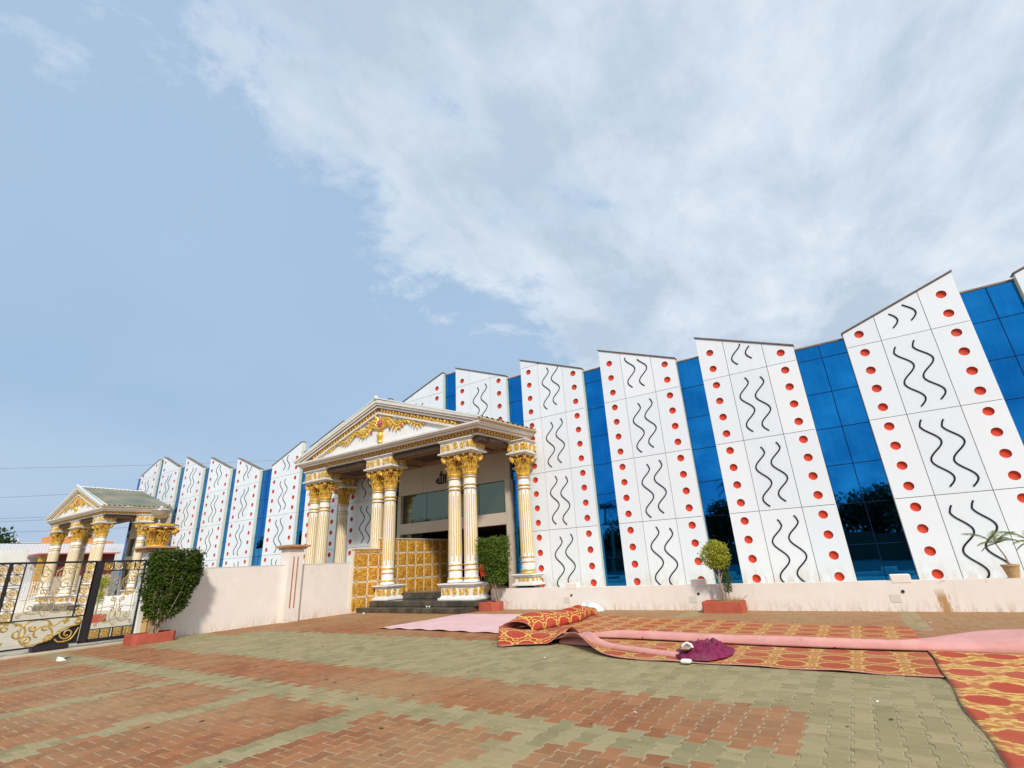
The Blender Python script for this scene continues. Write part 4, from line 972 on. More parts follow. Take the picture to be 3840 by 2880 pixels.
# main leaf
ZT = 2.15
gbar(-12.43, ZT, -17.2, ZT, .05); gbar(-12.43, .80, -17.2, .80, .028); gbar(-12.43, .17, -17.2, .17, .04); gbar(-12.43, .12, -12.43, 2.15, .04)
def rcol(y):
    gbar(y - .125, .81, y - .125, 2.13, .024); gbar(y + .125, .81, y + .125, 2.13, .024)
    for k, z in enumerate((2.01, 1.76, 1.44, 1.18, .92)): inst('rosette', ROS, (GXP, y, z), gate)
    for z in (1.885, 1.63, 1.57, 1.31, 1.05): gbar(y - .11, z, y + .11, z, .016)
rcol(-12.56); rcol(-14.0)
gbar(-14.15, .16, -14.15, 2.15, .07, .06); rcol(-14.30); gbar(-15.9, .16, -15.9, 2.15, .05); rcol(-15.75)
def scr(y, z, r, a0, hand, turns=1.3, rad=.013, mt='iron_tan', r1=.22):
    m = MB(); m.tube(spiral((GXP, y, z), (0, 1, 0), (0, 0, 1), r, r * r1, turns, a0, 22, hand), rad, 5); m.build('scroll', mt, gate)
def curve(pts, rad=.010, mt='iron_tan'):
    P = [Vector((GXP, a, b)) for a, b in pts]; out = []
    for i in range(len(P) - 1):
        p0 = P[max(0, i - 1)]; p1, p2 = P[i], P[i + 1]; p3 = P[min(len(P) - 1, i + 2)]
        for k in range(6):
            t = k / 6; out.append(.5 * ((2 * p1) + (p2 - p0) * t + (2 * p0 - 5 * p1 + 4 * p2 - p3) * t * t + (3 * p1 - p0 - 3 * p2 + p3) * t ** 3))
    out.append(P[-1]); m = MB(); m.tube(out, rad, 5); m.build('scroll', mt, gate)
def scroll_panel(y0, y1, z0, z1, n=1.):
    yc = (y0 + y1) / 2; w = y1 - y0; h = z1 - z0; zc = (z0 + z1) / 2
    for s in (-1, 1):
        Y = lambda f: yc + s * f * w
        for (f, g, r, a, hd) in ((.30, .34, .10, .5, 1), (.13, .30, .13, 2.6, -1), (.24, .10, .15, 1.2, 1), (.12, -.02, .10, 4.0, -1), (.10, -.20, .09, .8, 1), (.28, -.30, .10, -1.0, -1), (.42, .44, .06, 2.0, 1), (.42, -.44, .06, 2.5, -1)):
            scr(Y(f), zc + g * h, r * min(w, 1.1) * .9, a if s > 0 else PI - a, hd * s, 1.15)
        curve([(Y(.02), zc - .48 * h), (Y(.14), zc - .3 * h), (Y(.06), zc - .1 * h), (Y(.16), zc + .1 * h), (Y(.04), zc + .3 * h), (Y(.2), zc + .47 * h), (Y(.34), zc + .44 * h)])
        curve([(Y(.36), zc + .40 * h), (Y(.36), zc - .36 * h)], .008); curve([(Y(.10), zc + .40 * h), (Y(.42), zc + .40 * h)], .008); curve([(Y(.10), zc - .40 * h), (Y(.42), zc - .40 * h)], .008); curve([(Y(0.03), zc - .12 * h), (Y(.46), zc - .16 * h)], .008)
        curve([(Y(.36), zc - .36 * h), (Y(.2), zc - .42 * h), (Y(.05), zc - .34 * h), (Y(.0), zc - .22 * h)])
    curve([(yc, z0 + .03), (yc, zc - .1 * h)], .010)
scroll_panel(-13.86, -12.70, .82, 2.12); scroll_panel(-12.22, -11.28, .45, 1.88); scroll_panel(-15.6, -14.44, .82, 2.12)
G2 = dict(rad=.022, mt='iron_gold')
for (y, z, r, a, hd, t) in ((-12.72, .40, .17, 2.2, 1, 1.5), (-12.56, .68, .09, 2.0, -1, 1.3), (-12.80, .69, .06, 0, 1, 1.2), (-13.28, .46, .30, -.6, 1, .8), (-13.5, .34, .12, 3, -1, 1.3), (-13.1, .33, .11, 0, 1, 1.3), (-13.2, .60, .10, 1, -1, 1.2), (-13.42, .60, .09, 2, 1, 1.2), (-13.7, .52, .2, 2, -1, 1.2),
    (-13.95, .65, .1, 1, 1, 1.3), (-14.1, .35, .16, 0, -1, 1.4), (-14.45, .5, .22, 2.2, 1, 1.4), (-14.8, .4, .2, .2, -1, 1.4), (-15.3, .5, .25, 1.8, 1, 1.4)):
    scr(y, z, r, a, hd, t, r1=.25, **G2)
curve([(-12.47, .62), (-12.55, .76), (-12.75, .78), (-12.95, .68), (-13.05, .60)], **G2); curve([(-12.5, .60), (-12.75, .55), (-12.95, .45), (-13.15, .28), (-13.45, .22), (-13.6, .3)], **G2); curve([(-12.5, .52), (-12.62, .26), (-12.85, .22), (-12.95, .30)], **G2)
curve([(-13.05, .62), (-13.2, .77), (-13.5, .77), (-13.66, .6), (-13.62, .35), (-13.45, .2)], **G2); curve([(-13.66, .70), (-13.9, .78), (-14.15, .74), (-14.3, .6)], **G2)
m = MB(); m.prism([(-12.46, .66), (-12.46, .18), (-13.35, .18), (-13.2, .24)], 'x', GXP - .05, GXP - .035); m.build('backing_plate', 'iron_black', gate)
m = MB(); m.bbox((GXP - .22, -13.35, .06), (GXP + .03, -12.62, .145), .02); m.build('roller_housing', 'iron_black', gate)
for y in (-13.25, -12.72):
    m = MB(); m.lathe([(.05, -.02), (.05, .02)], (0, 0, 0), 12); m.v = [(GXP + c, y + a, .05 + .045 + b) for a, b, c in m.v]; m.build('roller', 'black_rubber', gate)

# gate pillar with golden capital and lamp
PY = -10.98; PXX = -18.95
gp = thing('gate_pillar', (PXX, PY, 0), 'cream gate pillar with a large golden carved capital behind the big shrub', 'pillar')
m = MB(); m.bbox((PXX - .25, PY - .24, -.05), (PXX + .25, PY + .24, 2.40), .015); m.build('pillar_body', 'plaster_white', gp)
m = MB(); m.box((PXX + .251, PY - .12, .02), (PXX + .262, PY + .22, 2.38)); m.build('pillar_face', 'cream_yellow', gp)
m = MB(); m.box((PXX + .263, PY + .02, .2), (PXX + .272, PY + .06, 2.1)); m.build('groove', 'groove_red', gp)
m = MB(); m.bbox((PXX - .40, PY - .40, 2.401), (PXX + .40, PY + .40, 2.47), .02); m.bbox((PXX - .46, PY - .46, 2.471), (PXX + .46, PY + .46, 2.54), .02); m.build('base_moulding', 'pier_cap', gp)
cm = CAPITAL.copy()
for v in cm.vertices: v.co = Vector((v.co.x * .98, v.co.y * .98, v.co.z * .68))
inst('capital', cm, (PXX, PY, 2.542), gp)
m = MB(); m.prism([(PXX + .48 * math.cos(a * PI / 4 + PI / 8), PY + .48 * math.sin(a * PI / 4 + PI / 8)) for a in range(8)], 'z', 3.128, 3.19); m.build('abacus', 'gold_paint', gp)
lp = thing('pillar_lamp', (PXX, PY, 3.19), 'grey dome shaped lamp on top of the golden gate pillar', 'lamp')
m = MB(); m.lathe([(.12, 0), (.10, .03), (.03, .06), (.03, .20)], (PXX, PY - .06, 3.191), 12); m.build('stem', 'lamp_cap', lp)
m = MB(); m.lathe([(.04, .0), (.13, .03), (.21, .10), (.255, .20), (.265, .22)], (PXX, PY - .06, 3.38), 24); m.build('bowl', 'lamp_bowl', lp)
m = MB(); m.lathe([(.275, 0), (.28, .012), (.22, .05), (.08, .085), (.07, .11), (.07, .15), (.03, .16)], (PXX, PY - .06, 3.60), 24); m.build('cap', 'lamp_cap', lp)

# ------------------------------------------------------------------ plants
def foliage(name, parent, pts_fn, n, size, mt, seed, droop=.3, normal_fn=None):
    rr = random.Random(seed); vs, fs, tone = [], [], []
    for i in range(n):
        p, nrm = pts_fn(rr)
        if rr.random() < .035: p = p + Vector(nrm).normalized() * rr.uniform(.02, .13)
        L = size * rr.uniform(.7, 1.3); W = L * .48
        d = Vector((rr.gauss(0, 1), rr.gauss(0, 1), rr.gauss(0, .6) - droop)).normalized(); nn_ = (Vector(nrm) + Vector((rr.gauss(0, .5), rr.gauss(0, .5), rr.gauss(0, .5)))).normalized()
        s = d.cross(nn_)
        if s.length < .05: continue
        s.normalize(); up = s.cross(d); k = len(vs)
        for q in (p, p + d * L * .45 + s * W * .5 + up * L * .06, p + d * L - up * L * .06, p + d * L * .45 - s * W * .5 + up * L * .06): vs.append(tuple(q - wl(parent)))
        fs += [(k, k + 1, k + 2), (k, k + 2, k + 3)]; tone += [rr.random()] * 4
    me = quickmesh(name, vs, fs, [mt]); a = me.attributes.new('tone', 'FLOAT', 'POINT'); a.data.foreach_set('value', tone)
    o = bpy.data.objects.new(name, me); COL.objects.link(o); o.parent = parent; o['kind'] = 'stuff'; return o
def bumpy(p, f, amp): return amp * mnoise.noise(Vector(p) * f)
# big fan shaped shrub in front of the gate pillar
sh = thing('shrub', (-17.85, -11.15, .2), 'big dark green clipped shrub fanning out of a red planter beside the gate', 'shrub')
def interp(x, tb):
    for (a, b), (c, d) in zip(tb[:-1], tb[1:]):
        if x <= c: return b + (d - b) * max(0, (x - a) / (c - a))
    return tb[-1][1]
def shr(rr):
    z = .55 + (2.38 - .55) * rr.random() ** .62; t = (z - .55) / 1.83
    yl = interp(z, ((.5, -11.28), (.8, -11.42), (1.2, -11.50), (2.2, -11.50), (2.4, -11.40))); yr = interp(z, ((.5, -10.72), (.8, -10.5), (1.07, -10.36), (1.5, -10.2), (2.0, -10.13), (2.25, -10.2), (2.4, -10.42))) + .03 * math.sin(z * 9); hw = .22 + .26 * t ** .6
    yc, ry = (yl + yr) / 2, (yr - yl) / 2; a = rr.uniform(0, 2 * PI); r = rr.random() ** .22; n4 = 3.2
    ca, sa = math.cos(a), math.sin(a); k = (abs(ca) ** n4 + abs(sa) ** n4) ** (-1 / n4)
    if z > 2.3: r = rr.random() ** .5
    p = Vector((-17.85 + ca * k * r * hw, yc + sa * k * r * ry, z)); p += Vector((1, 1, .6)) * bumpy(p, 6, .13); return p, Vector((ca, sa, .45 if z < 2.25 else 2))
foliage('foliage', sh, shr, 15000, .08, 'leaf_dark', 11)
rr = random.Random(4)
for i in range(16):
    b = Vector((-17.85 + rr.uniform(-.07, .07), -11.10 + rr.uniform(-.10, .10), .2)); ty = rr.uniform(-.42, .45); tp = Vector((-17.6 + rr.uniform(-.2, .25), -11.1 + ty, rr.uniform(1.2, 1.8)))
    mid = b.lerp(tp, .45) + Vector((rr.uniform(-.05, .05), rr.uniform(-.06, .06), 0)); m = MB(); m.tube([b, b.lerp(mid, .5) + Vector((.01, .02, 0)), mid, tp], [.022, .018, .015, .006], 6); m.build('stem', 'bark', sh)
def planter(x0, x1, y0, y1, h, label, ch=.1):
    t = thing('planter', ((x0 + x1) / 2, (y0 + y1) / 2, 0), label, 'planter'); m = MB()
    o = [(x0 + ch, y0), (x1 - ch, y0), (x1, y0 + ch), (x1, y1 - ch), (x1 - ch, y1), (x0 + ch, y1), (x0, y1 - ch), (x0, y0 + ch)]; c = ((x0 + x1) / 2, (y0 + y1) / 2); w = .055
    def ins(d): return [(p[0] + (d if p[0] < c[0] else -d), p[1] + (d if p[1] < c[1] else -d)) for p in o]
    R_ = lambda d, z: [(a, b, z) for a, b in ins(d)]
    m.loft([R_(0, -.01), R_(0, h - .012), R_(.01, h), R_(w, h), R_(w, h - .06)], 0, True); m.build('trough', 'planter_red', t)
    m = MB(); vs = R_(w - .005, h - .04); m.add(vs, [tuple(range(8))]); q = m.build('soil', 'soil', t, fix=False)
    return t
planter(-18.2, -17.52, -11.68, -10.62, .25, 'low red planter holding the big fan shaped shrub by the gate')
planter(-12.98, -12.02, -3.0, -2.36, .29, 'low red planter beside the right hand column pedestal of the entrance', .2)
planter(-5.12, -4.08, -2.95, -2.34, .28, 'low red planter against the pink wall holding the round headed tree', .03)
# upright bush next to the entrance
bu = thing('shrub', (-12.4, -2.65, .25), 'upright box shaped green shrub beside the right hand pair of columns', 'shrub')
def bsh(rr):
    z = .85 + 1.62 * rr.random() ** .8; t = (z - .85) / 1.62; hw = .30 + .33 * min(1, t * 1.6) ** .7; a = rr.uniform(0, 2 * PI); r = rr.random() ** .25; ca, sa = math.cos(a), math.sin(a); n4 = 3; k = (abs(ca) ** n4 + abs(sa) ** n4) ** (-1 / n4)
    xc = -12.22 - .12 * t
    p = Vector((xc + ca * k * r * hw, -2.65 + sa * k * r * hw * .6, z)); p += Vector((1, .6, .8)) * bumpy(p, 6, .10); return p, Vector((ca, sa, .5))
foliage('foliage', bu, bsh, 6500, .078, 'leaf_mid', 12)
for i in range(7):
    b = Vector((-12.2 + rr.uniform(-.07, .07), -2.65 + rr.uniform(-.05, .05), .22)); tp = Vector((-12.25 + rr.uniform(-.35, .3), -2.75 + rr.uniform(-.1, .1), rr.uniform(1.1, 1.5))); m = MB(); m.tube([b, b.lerp(tp, .5) + Vector((.03, 0, 0)), tp], [.02, .016, .008], 6); m.build('stem', 'bark', bu)
# round headed topiary
to = thing('topiary_tree', (-4.6, -2.65, .25), 'small ball headed lime green topiary tree in front of the pink wall', 'tree')
def ball_fn(c, r, flat=1.):
    def f(rr):
        d = Vector((rr.gauss(0, 1), rr.gauss(0, 1), rr.gauss(0, 1))).normalized(); q = rr.random() ** .25; p = Vector(c) + Vector((d.x, d.y, d.z * flat)) * r * q; p += d * bumpy(p, 5, .12); return p, d
    return f
foliage('foliage', to, ball_fn((-4.6, -2.65, 1.47), .37, 1.12), 3600, .06, 'leaf_lime', 13)
m = MB(); m.tube([(-4.58, -2.65, .22), (-4.56, -2.66, .5), (-4.62, -2.65, .8), (-4.57, -2.65, 1.05), (-4.6, -2.65, 1.4)], [.04, .035, .03, .028, .02], 8); m.tube([(-4.62, -2.65, .8), (-4.7, -2.66, 1.05), (-4.75, -2.66, 1.3)], [.022, .018, .012], 6); m.tube([(-4.6, -2.65, .75), (-4.5, -2.62, 1.0), (-4.42, -2.64, 1.3)], [.022, .018, .012], 6); m.build('trunk', 'bark', to)
ts = thing('shrub', (-4.45, -2.58, .25), 'narrow dark green plant growing behind the trunk of the ball headed tree', 'shrub')
def nar(rr):
    z = rr.uniform(.5, 1.22); a = rr.uniform(0, 2 * PI); p = Vector((-4.44 + .11 * math.cos(a) * rr.random() ** .4, -2.56 + .09 * math.sin(a), z)); return p, Vector((math.cos(a), math.sin(a), .3))
foliage('foliage', ts, nar, 900, .05, 'leaf_dark', 14); m = MB(); m.tube([(-4.45, -2.57, .22), (-4.44, -2.56, 1.0)], [.014, .008], 5); m.build('stem', 'bark', ts)
m = MB(); rr = random.Random(8)
for i in range(260):
    x = -4.35 + rr.gauss(0, .24); y = -2.65 + rr.uniform(-.2, .2)
    if not -5.02 < x < -4.15: continue
    h = rr.uniform(.05, .2); dx, dy = rr.gauss(0, .05), rr.gauss(0, .04); w = .006; m.add([(x - w, y, .23), (x + w, y, .23), (x + dx, y + dy, .23 + h)], [(0, 1, 2)])
tag(m.build('dry_grass', 'dry_grass', fix=False), 'dry brown grass tufts in the planter of the ball headed tree', 'grass', kind='stuff')
m = MB(); m.tube([(-4.2, -2.7, .24), (-3.95, -2.75, .42)], .008, 5); tag(m.build('twig', 'dry_grass'), 'thin dry twig sticking out of the planter under the ball headed tree', 'twig')
# potted palms on the terrace wall
def palm(x, y, s, label, seed, potz=.68):
    rr = random.Random(seed)
    pt = thing('flower_pot', (x, y, potz), label[0], 'pot', 'clay pots on the pink wall'); m = MB(); m.lathe([(.10 * s, 0), (.15 * s, .24 * s), (.165 * s, .245 * s), (.165 * s, .28 * s), (.14 * s, .28 * s), (.13 * s, .23 * s), (.01, .23 * s)], (x, y, potz + .001), 20, sm=False); m.build('pot_body', 'terracotta', pt)
    t = thing('potted_palm', (x, y, potz + .22), label[1], 'palm', 'young palms in clay pots'); m = MB(); top = Vector((x - .10 * s, y, potz + .72 * s)); m.tube([(x, y, potz + .22), (x - .02, y, potz + .45), top], [.02, .016, .012], 6); m.build('trunk', 'bark', t)
    for k, (az, el, L) in enumerate(((PI * .98, .95, .62), (PI * 1.2, .5, .42), (.3, 1.0, .5), (-.2, .7, .42), (1.4, .9, .5), (-1.3, .6, .5), (PI * .8, .1, .35))):
        L *= s; d = Vector((math.cos(az) * math.cos(el), math.sin(az) * math.cos(el) * .6, math.sin(el))); pts = []; p = Vector(top)
        for i in range(12): pts.append(p.copy()); p += d * L / 11; d = (d + Vector((0, 0, -.12))).normalized()
        m = MB(); m.tube(pts, [.007 - .0005 * i for i in range(12)], 4)
        for i in range(2, 12):
            dd = (pts[i] - pts[i - 1]).normalized(); sd_ = dd.cross(Vector((0, 0, 1))).normalized()
            for sg in (-1, 1):
                for e in (0, .5):
                    q = pts[i - 1].lerp(pts[i], e); ll = L * .36 * math.sin(PI * min(1, (i + 1) / 13)) ** .6; tip = q + (dd * .75 + sd_ * sg * .7 + Vector((0, 0, -.35 + rr.uniform(-.1, .1)))).normalized() * ll; w = dd * .010
                    m.add([q - w, q + w, tip], [(0, 1, 2)])
        m.build('frond', 'leaf_palm', t, fix=False)
palm(1.52, -2.17, 1.0, ('clay pot on the pink wall in front of a black wavy line', 'young palm with yellow green fronds in the clay pot on the wall'), 2)
palm(2.12, -2.17, 1.0, ('clay pot on the wall cut off by the right edge', 'young palm partly cut off by the right edge'), 9)
# chair in the doorway
ch = thing('chair', (-14.85, .35, .61), 'red chair with thin metal legs standing in the dark doorway', 'chair'); x, y, z = -14.85, .35, .615
m = MB(); m.bbox((x - .22, y - .22, z + .43), (x + .22, y + .2, z + .49), .02); m.build('seat', 'chair_red', ch)
m = MB(); bk = []
for t in range(5): bk.append([(x - .24, y - .2 + .1 * 0, z + .52 + t * .11), (x - .28 - .01 * t, y - .2, z + .52 + t * .11)])
m.loft([[(x - .20, y - .18, z + .5), (x - .20, y + .18, z + .5), (x - .23, y + .18, z + .5), (x - .23, y - .18, z + .5)], [(x - .24, y - .2, z + .78), (x - .24, y + .2, z + .78), (x - .27, y + .2, z + .78), (x - .27, y - .2, z + .78)], [(x - .28, y - .12, z + .95), (x - .28, y + .12, z + .95), (x - .30, y + .12, z + .95), (x - .30, y - .12, z + .95)]], 0, True, True); m.build('backrest', 'chair_red', ch)
for sx in (-1, 1):
    for sy_ in (-1, 1): m = MB(); m.tube([(x + sx * .22, y + sy_ * .2, z), (x + sx * .18, y + sy_ * .17, z + .44)], .012, 6); m.build('leg', 'chair_metal', ch)

# ------------------------------------------------------------------ carpets
def grid_mesh(name, fn, nu, nv, mt, uvfn, thick=.012, label=None, cat=None, parent=None):
    vs, fs = [], []; uvs = []
    for i in range(nu + 1):
        for j in range(nv + 1): vs.append(fn(i / nu, j / nv)); uvs.append(uvfn(i / nu, j / nv))
    for i in range(nu):
        for j in range(nv): k = i * (nv + 1) + j; fs.append((k, k + nv + 1, k + nv + 2, k + 1))
    a_, b_, c_ = (Vector(vs[k]) for k in fs[len(fs) // 2 + nv // 2][:3])
    if (b_ - a_).cross(c_ - b_).z < 0: fs = [tuple(reversed(f)) for f in fs]
    me = quickmesh(name, vs, fs, mt if isinstance(mt, list) else [mt]); ul = me.uv_layers.new(name='UVMap')
    for l in me.loops: ul.data[l.index].uv = uvs[l.vertex_index]
    me.polygons.foreach_set('use_smooth', [True] * len(fs))
    o = bpy.data.objects.new(name, me); COL.objects.link(o); o.parent = parent
    if thick:
        md = o.modifiers.new('thickness', 'SOLIDIFY'); md.thickness = thick; md.offset = -1
        if len(me.materials) > 1: md.material_offset = 1; md.material_offset_rim = 1
    if label: tag(o, label, cat)
    return o
def sstep(a, b, x): t = max(0, min(1, (x - a) / (b - a))); return t * t * (3 - 2 * t)
def lerp(a, b, t): return a + (b - a) * t
# pink underside-up mat
def pm(u, v):
    a = Vector((-12.92, -7.50)).lerp(Vector((-8.60, -7.62)), u); b = Vector((-12.80, -3.92)).lerp(Vector((-9.45, -3.78)), u); p = a.lerp(b, v)
    z = .018 + .010 * mnoise.noise(Vector((p.x * .8, p.y * .8, 0))) + .006 * mnoise.noise(Vector((p.x * 3, p.y * 3, 1))) + (.018 * max(0, 1 - v * 30) * (1 + math.sin(u * 37) * .7))
    return (p.x, p.y, z)
grid_mesh('pink_mat', pm, 60, 40, 'mat_pink', lambda u, v: (u * 4, v * 4), .008, 'flat dusty pink mat in front of the entrance steps, left of the patterned carpet', 'mat')
# large carpet: flat part, left end folded up, near edge partly lifted
def c1(u, v):
    y = lerp(-9.66, -4.15, v); xl = -7.55 if v < .05 else lerp(-7.55, -8.80, sstep(0, .42, v)) if v < .42 else lerp(-8.8, -8.1, (v - .42) / .58)
    x = lerp(xl, -.74, u)
    yf = lerp(-9.22, -8.62, sstep(0, .14, u)); yf = lerp(yf, -9.66, sstep(.12, .42, u)); yb = lerp(-4.05, -5.18, sstep(0, .95, u)); y = lerp(yf, yb, v)
    z = .022 + .006 * mnoise.noise(Vector((x * 1.3, y * 1.3, 0))) + .004 * mnoise.noise(Vector((x * 4, y * 4, 2))) + .012 * max(0, 1 - v * 40) * (.5 + .5 * math.sin(x * 6))
    b = math.exp(-((x + 6.0) / .55) ** 2) * max(0, 1 - v / .14) ; z += .24 * b
    b2 = math.exp(-((x + 7.6) / .7) ** 2 - ((y + 8.2) / .55) ** 2); z += .16 * b2
    return (x, y, z)
carp = grid_mesh('patterned_carpet', c1, 170, 90, ['carpet_small', 'carpet_back'], lambda u, v: (c1(u, v)[0], c1(u, v)[1]), .012, 'wide orange and gold patterned carpet spread along the pink wall', 'carpet')
# folded bolster at its left end, patterned side out
def c2(u, v):
    a = lerp(0, 1, u); base0 = Vector((-8.86, -7.35)).lerp(Vector((-8.3, -3.72)), a); W = lerp(.52, .22, sstep(.45, 1, a)) ; H = lerp(.30, .30, a) * (1 - .45 * sstep(.7, 1, a)) * (1 + .10 * math.sin(a * 9)) * (1 - .35 * (1 - sstep(0, .12, a)))
    if .68 < a < .72: H *= .85
    th = PI * v; x = base0.x + W * (1 - math.cos(th)) / 1.0 * .9; z = .03 + H * math.sin(th) ** .8; y = base0.y + .12 * math.sin(th)
    return (x, y, z + .01 * math.sin(a * 40 + v * 5))
grid_mesh('carpet_fold', c2, 60, 18, ['carpet_red', 'carpet_back'], lambda u, v: (u * 3.7, v * 1.25 + .2), .012, 'thick folded end of the patterned carpet lying like a bolster beside the pink mat', 'carpet')
# patterned near-left corner flap
def c3(u, v):
    a = Vector((-7.55, -9.24)).lerp(Vector((-6.35, -8.66)), u); b = Vector((-8.72, -7.45)).lerp(Vector((-6.6, -7.5)), u); p = a.lerp(b, v)
    z = .05 + .17 * math.sin(PI * v) ** 1.0 * (1 - u * .4) + .05 * math.sin(u * 7 + v * 3) * v + .18 * sstep(.7, 1, u) * (1 - v)
    return (p.x, p.y, z)
grid_mesh('carpet_corner', c3, 40, 30, ['carpet_red', 'carpet_back'], lambda u, v: (u * 1.5 + .1, v * 1.9 + .35), .012, 'rumpled front left corner of the patterned carpet with large red flowers', 'carpet')
# second carpet at the right
def c4(u, v):
    x = lerp(-.74, 4.1, u) + .03 * math.sin(v * 14) * .4 * (1 - u) + .012 * math.sin(v * 31) * (1 - u); y = lerp(-7.95, -16.6, v)
    return (x, y, .014 + .026 * sstep(-10.0, -9.7, y) + .006 * mnoise.noise(Vector((x * 1.5, y * 1.5, 5))) + .008 * max(0, 1 - u * 40) * (.6 + .5 * math.sin(v * 23)))
grid_mesh('patterned_carpet', c4, 80, 120, ['carpet_large', 'carpet_back'], lambda u, v: (u * 4.84, v * 8.65), .014, 'bright red and yellow carpet running towards the viewer at the right edge', 'carpet')
# long pink backed fold lying across the carpet, opening out to the right
def c5(u, v):
    x = lerp(-6.35, 4.1, u); w = .23 + .04 * math.sin(x * 1.3); op = sstep(-1.2, .75, x); w = lerp(w, 2.45, op); h = lerp(.095, .12, op) * sstep(-6.5, -5.6, x) * (1 + .08 * math.sin(x * 2.1)) + .03
    y0 = -7.98 + .10 * math.sin(x * .9 + .4) * (1 - op); th = PI * min(1, v * lerp(1, 1.0, op)); yy = y0 + w * (v - .10 * math.sin(2 * PI * v) * (1 - op)); bulge = math.sin(PI * v ** lerp(1, .35, op)) ** .75
    tail = .05 * op * math.exp(-((v - .62) / .22) ** 2) * .6
    return (x, yy, .045 + h * bulge + tail)
grid_mesh('carpet_fold', c5, 140, 26, ['carpet_back', 'carpet_large'], lambda u, v: (u * 10, v), .014, 'long pink fold of carpet underside lying across the carpet and widening to the right', 'carpet')
# shorter pink fold along the near edge
def c6(u, v):
    x = lerp(-6.55, -3.75, u); yc = lerp(-8.50, -9.40, sstep(0, 1, u) * .55 + u * .45); w = .16 + .16 * math.exp(-((u - .1) / .14) ** 2); h = .075 + .12 * math.exp(-((u - .22) / .13) ** 2); th = PI * v
    return (x, yc - .5 * w * math.cos(th) + .25 * w + .25 * math.exp(-((u - .16) / .12) ** 2) * math.sin(th), .02 + h * math.sin(th) ** .8)
grid_mesh('carpet_fold', c6, 70, 16, ['carpet_back', 'carpet_large'], lambda u, v: (u * 3, v), .012, 'short pink rolled carpet edge ending at the magenta cloth', 'carpet')
def crumple(name, cx, cy_, rx, ry, h, mt, seed, label, cat, n=44, f=4., z0=.01, sharp=1.):
    def fn(u, v):
        a = 2 * PI * u; r = v; k = 1 + .16 * mnoise.noise(Vector((math.cos(a) * 1.6, math.sin(a) * 1.6, seed))) + .06 * mnoise.noise(Vector((math.cos(a) * 6, math.sin(a) * 6, seed)))
        x = cx + rx * r * k * math.cos(a); y = cy_ + ry * r * k * math.sin(a); e = max(0, 1 - r ** 2.2)
        q = Vector((x * f, y * f, seed)); z = z0 + h * (e ** .6) * (.55 + .35 * abs(mnoise.noise(q)) * 2 + .2 * mnoise.noise(q * 2.3) * sharp + .14 * abs(mnoise.noise(q * 5)) * sharp); return (x, y, max(z0, z))
    o = grid_mesh(name, fn, n, n // 2, mt, lambda u, v: (u, v), .0, label, cat); return o
cloth = crumple('magenta_cloth', -3.66, -9.02, .44, .62, .16, 'cloth_magenta', 3.3, 'crumpled magenta cloth heaped on the near edge of the patterned carpet', 'cloth', 110, 6.5, .045, 2.4)
crumple('plastic_bag', -8.72, -2.55, .52, .26, .27, 'plastic_white', 8.1, 'crumpled white plastic bag lying against the pink wall behind the carpet', 'plastic bag', 50, 5, .0, 1.4)
sb = thing('sandal', (-3.78, -9.5, .15), 'tan and white sandal lying on the magenta cloth', 'sandal')
m = MB(); m.bbox((-3.86, -9.62, .17), (-3.72, -9.34, .20), .012); m.build('sole', 'leather_tan', sb)
m = MB(); m.tube([(-3.87, -9.45, .18), (-3.85, -9.44, .22), (-3.79, -9.43, .245), (-3.73, -9.44, .22), (-3.71, -9.45, .18)], .02, 6); m.build('strap', 'paper_white', sb)
m = MB(); m.bbox((-3.83, -9.80, .02), (-3.68, -9.68, .07), .015); tag(m.build('paper_cup', 'paper_white'), 'squashed off white paper cup at the front of the magenta cloth', 'litter')
# litter on the paving
lt = thing('crumpled_wrapper', (-16.55, -13.3, 0), 'crumpled white and black wrapper on the paving in front of the gate', 'litter')
m = MB(); m.loft([[(-16.62, -13.45, .0), (-16.5, -13.45, .0), (-16.5, -13.3, .0), (-16.62, -13.3, .0)], [(-16.6, -13.46, .06), (-16.54, -13.44, .07), (-16.52, -13.36, .05), (-16.62, -13.34, .06)], [(-16.58, -13.43, .09), (-16.57, -13.42, .09), (-16.56, -13.4, .07), (-16.59, -13.4, .07)]], 0, True, True); m.build('white_part', 'paper_white', lt)
m = MB(); m.loft([[(-16.6, -13.34, .02), (-16.5, -13.34, .02), (-16.5, -13.3, .05), (-16.6, -13.3, .05)], [(-16.58, -13.22, .05), (-16.54, -13.22, .05), (-16.54, -13.20, .055), (-16.58, -13.20, .055)]], 0, True, True); m.build('black_part', 'black_rubber', lt)
rr = random.Random(21)
for (x, y, z, lab_) in ((-14.75, -3.55, .17, 'left one of two white paper balls on the lowest step'), (-14.62, -3.55, .17, 'right one of two white paper balls on the lowest step')):
    m = MB(); m.ball((x, y, z + .028), .03, 8, 5); tag(m.build('paper_ball', 'paper_white'), lab_, 'litter', 'white paper balls on the step')
m = MB(); m.ball((-17.2, -4.35, .035), .05, 7, 4, 0, (1, .7, .7)); tag(m.build('paper_ball', 'paper_white'), 'small white paper scrap on the paving left of the granite steps', 'litter')
dm = MB()
for i in range(150):
    x = rr.uniform(-17, 1); y = rr.uniform(-16, -3); s = rr.uniform(.006, .02); a = rr.uniform(0, PI); dx, dy = math.cos(a) * s * rr.uniform(1, 2.6), math.sin(a) * s * rr.uniform(1, 2.6); dm.add([(x - dx, y - dy, .004), (x + dy * .5, y - dx * .5, .005), (x + dx, y + dy, .004), (x - dy * .5, y + dx * .5, .010)], [(0, 1, 2, 3)])
tag(dm.build('debris', 'soil', fix=False), 'scattered dark leaf scraps and crumbs on the paving', 'debris', kind='stuff')
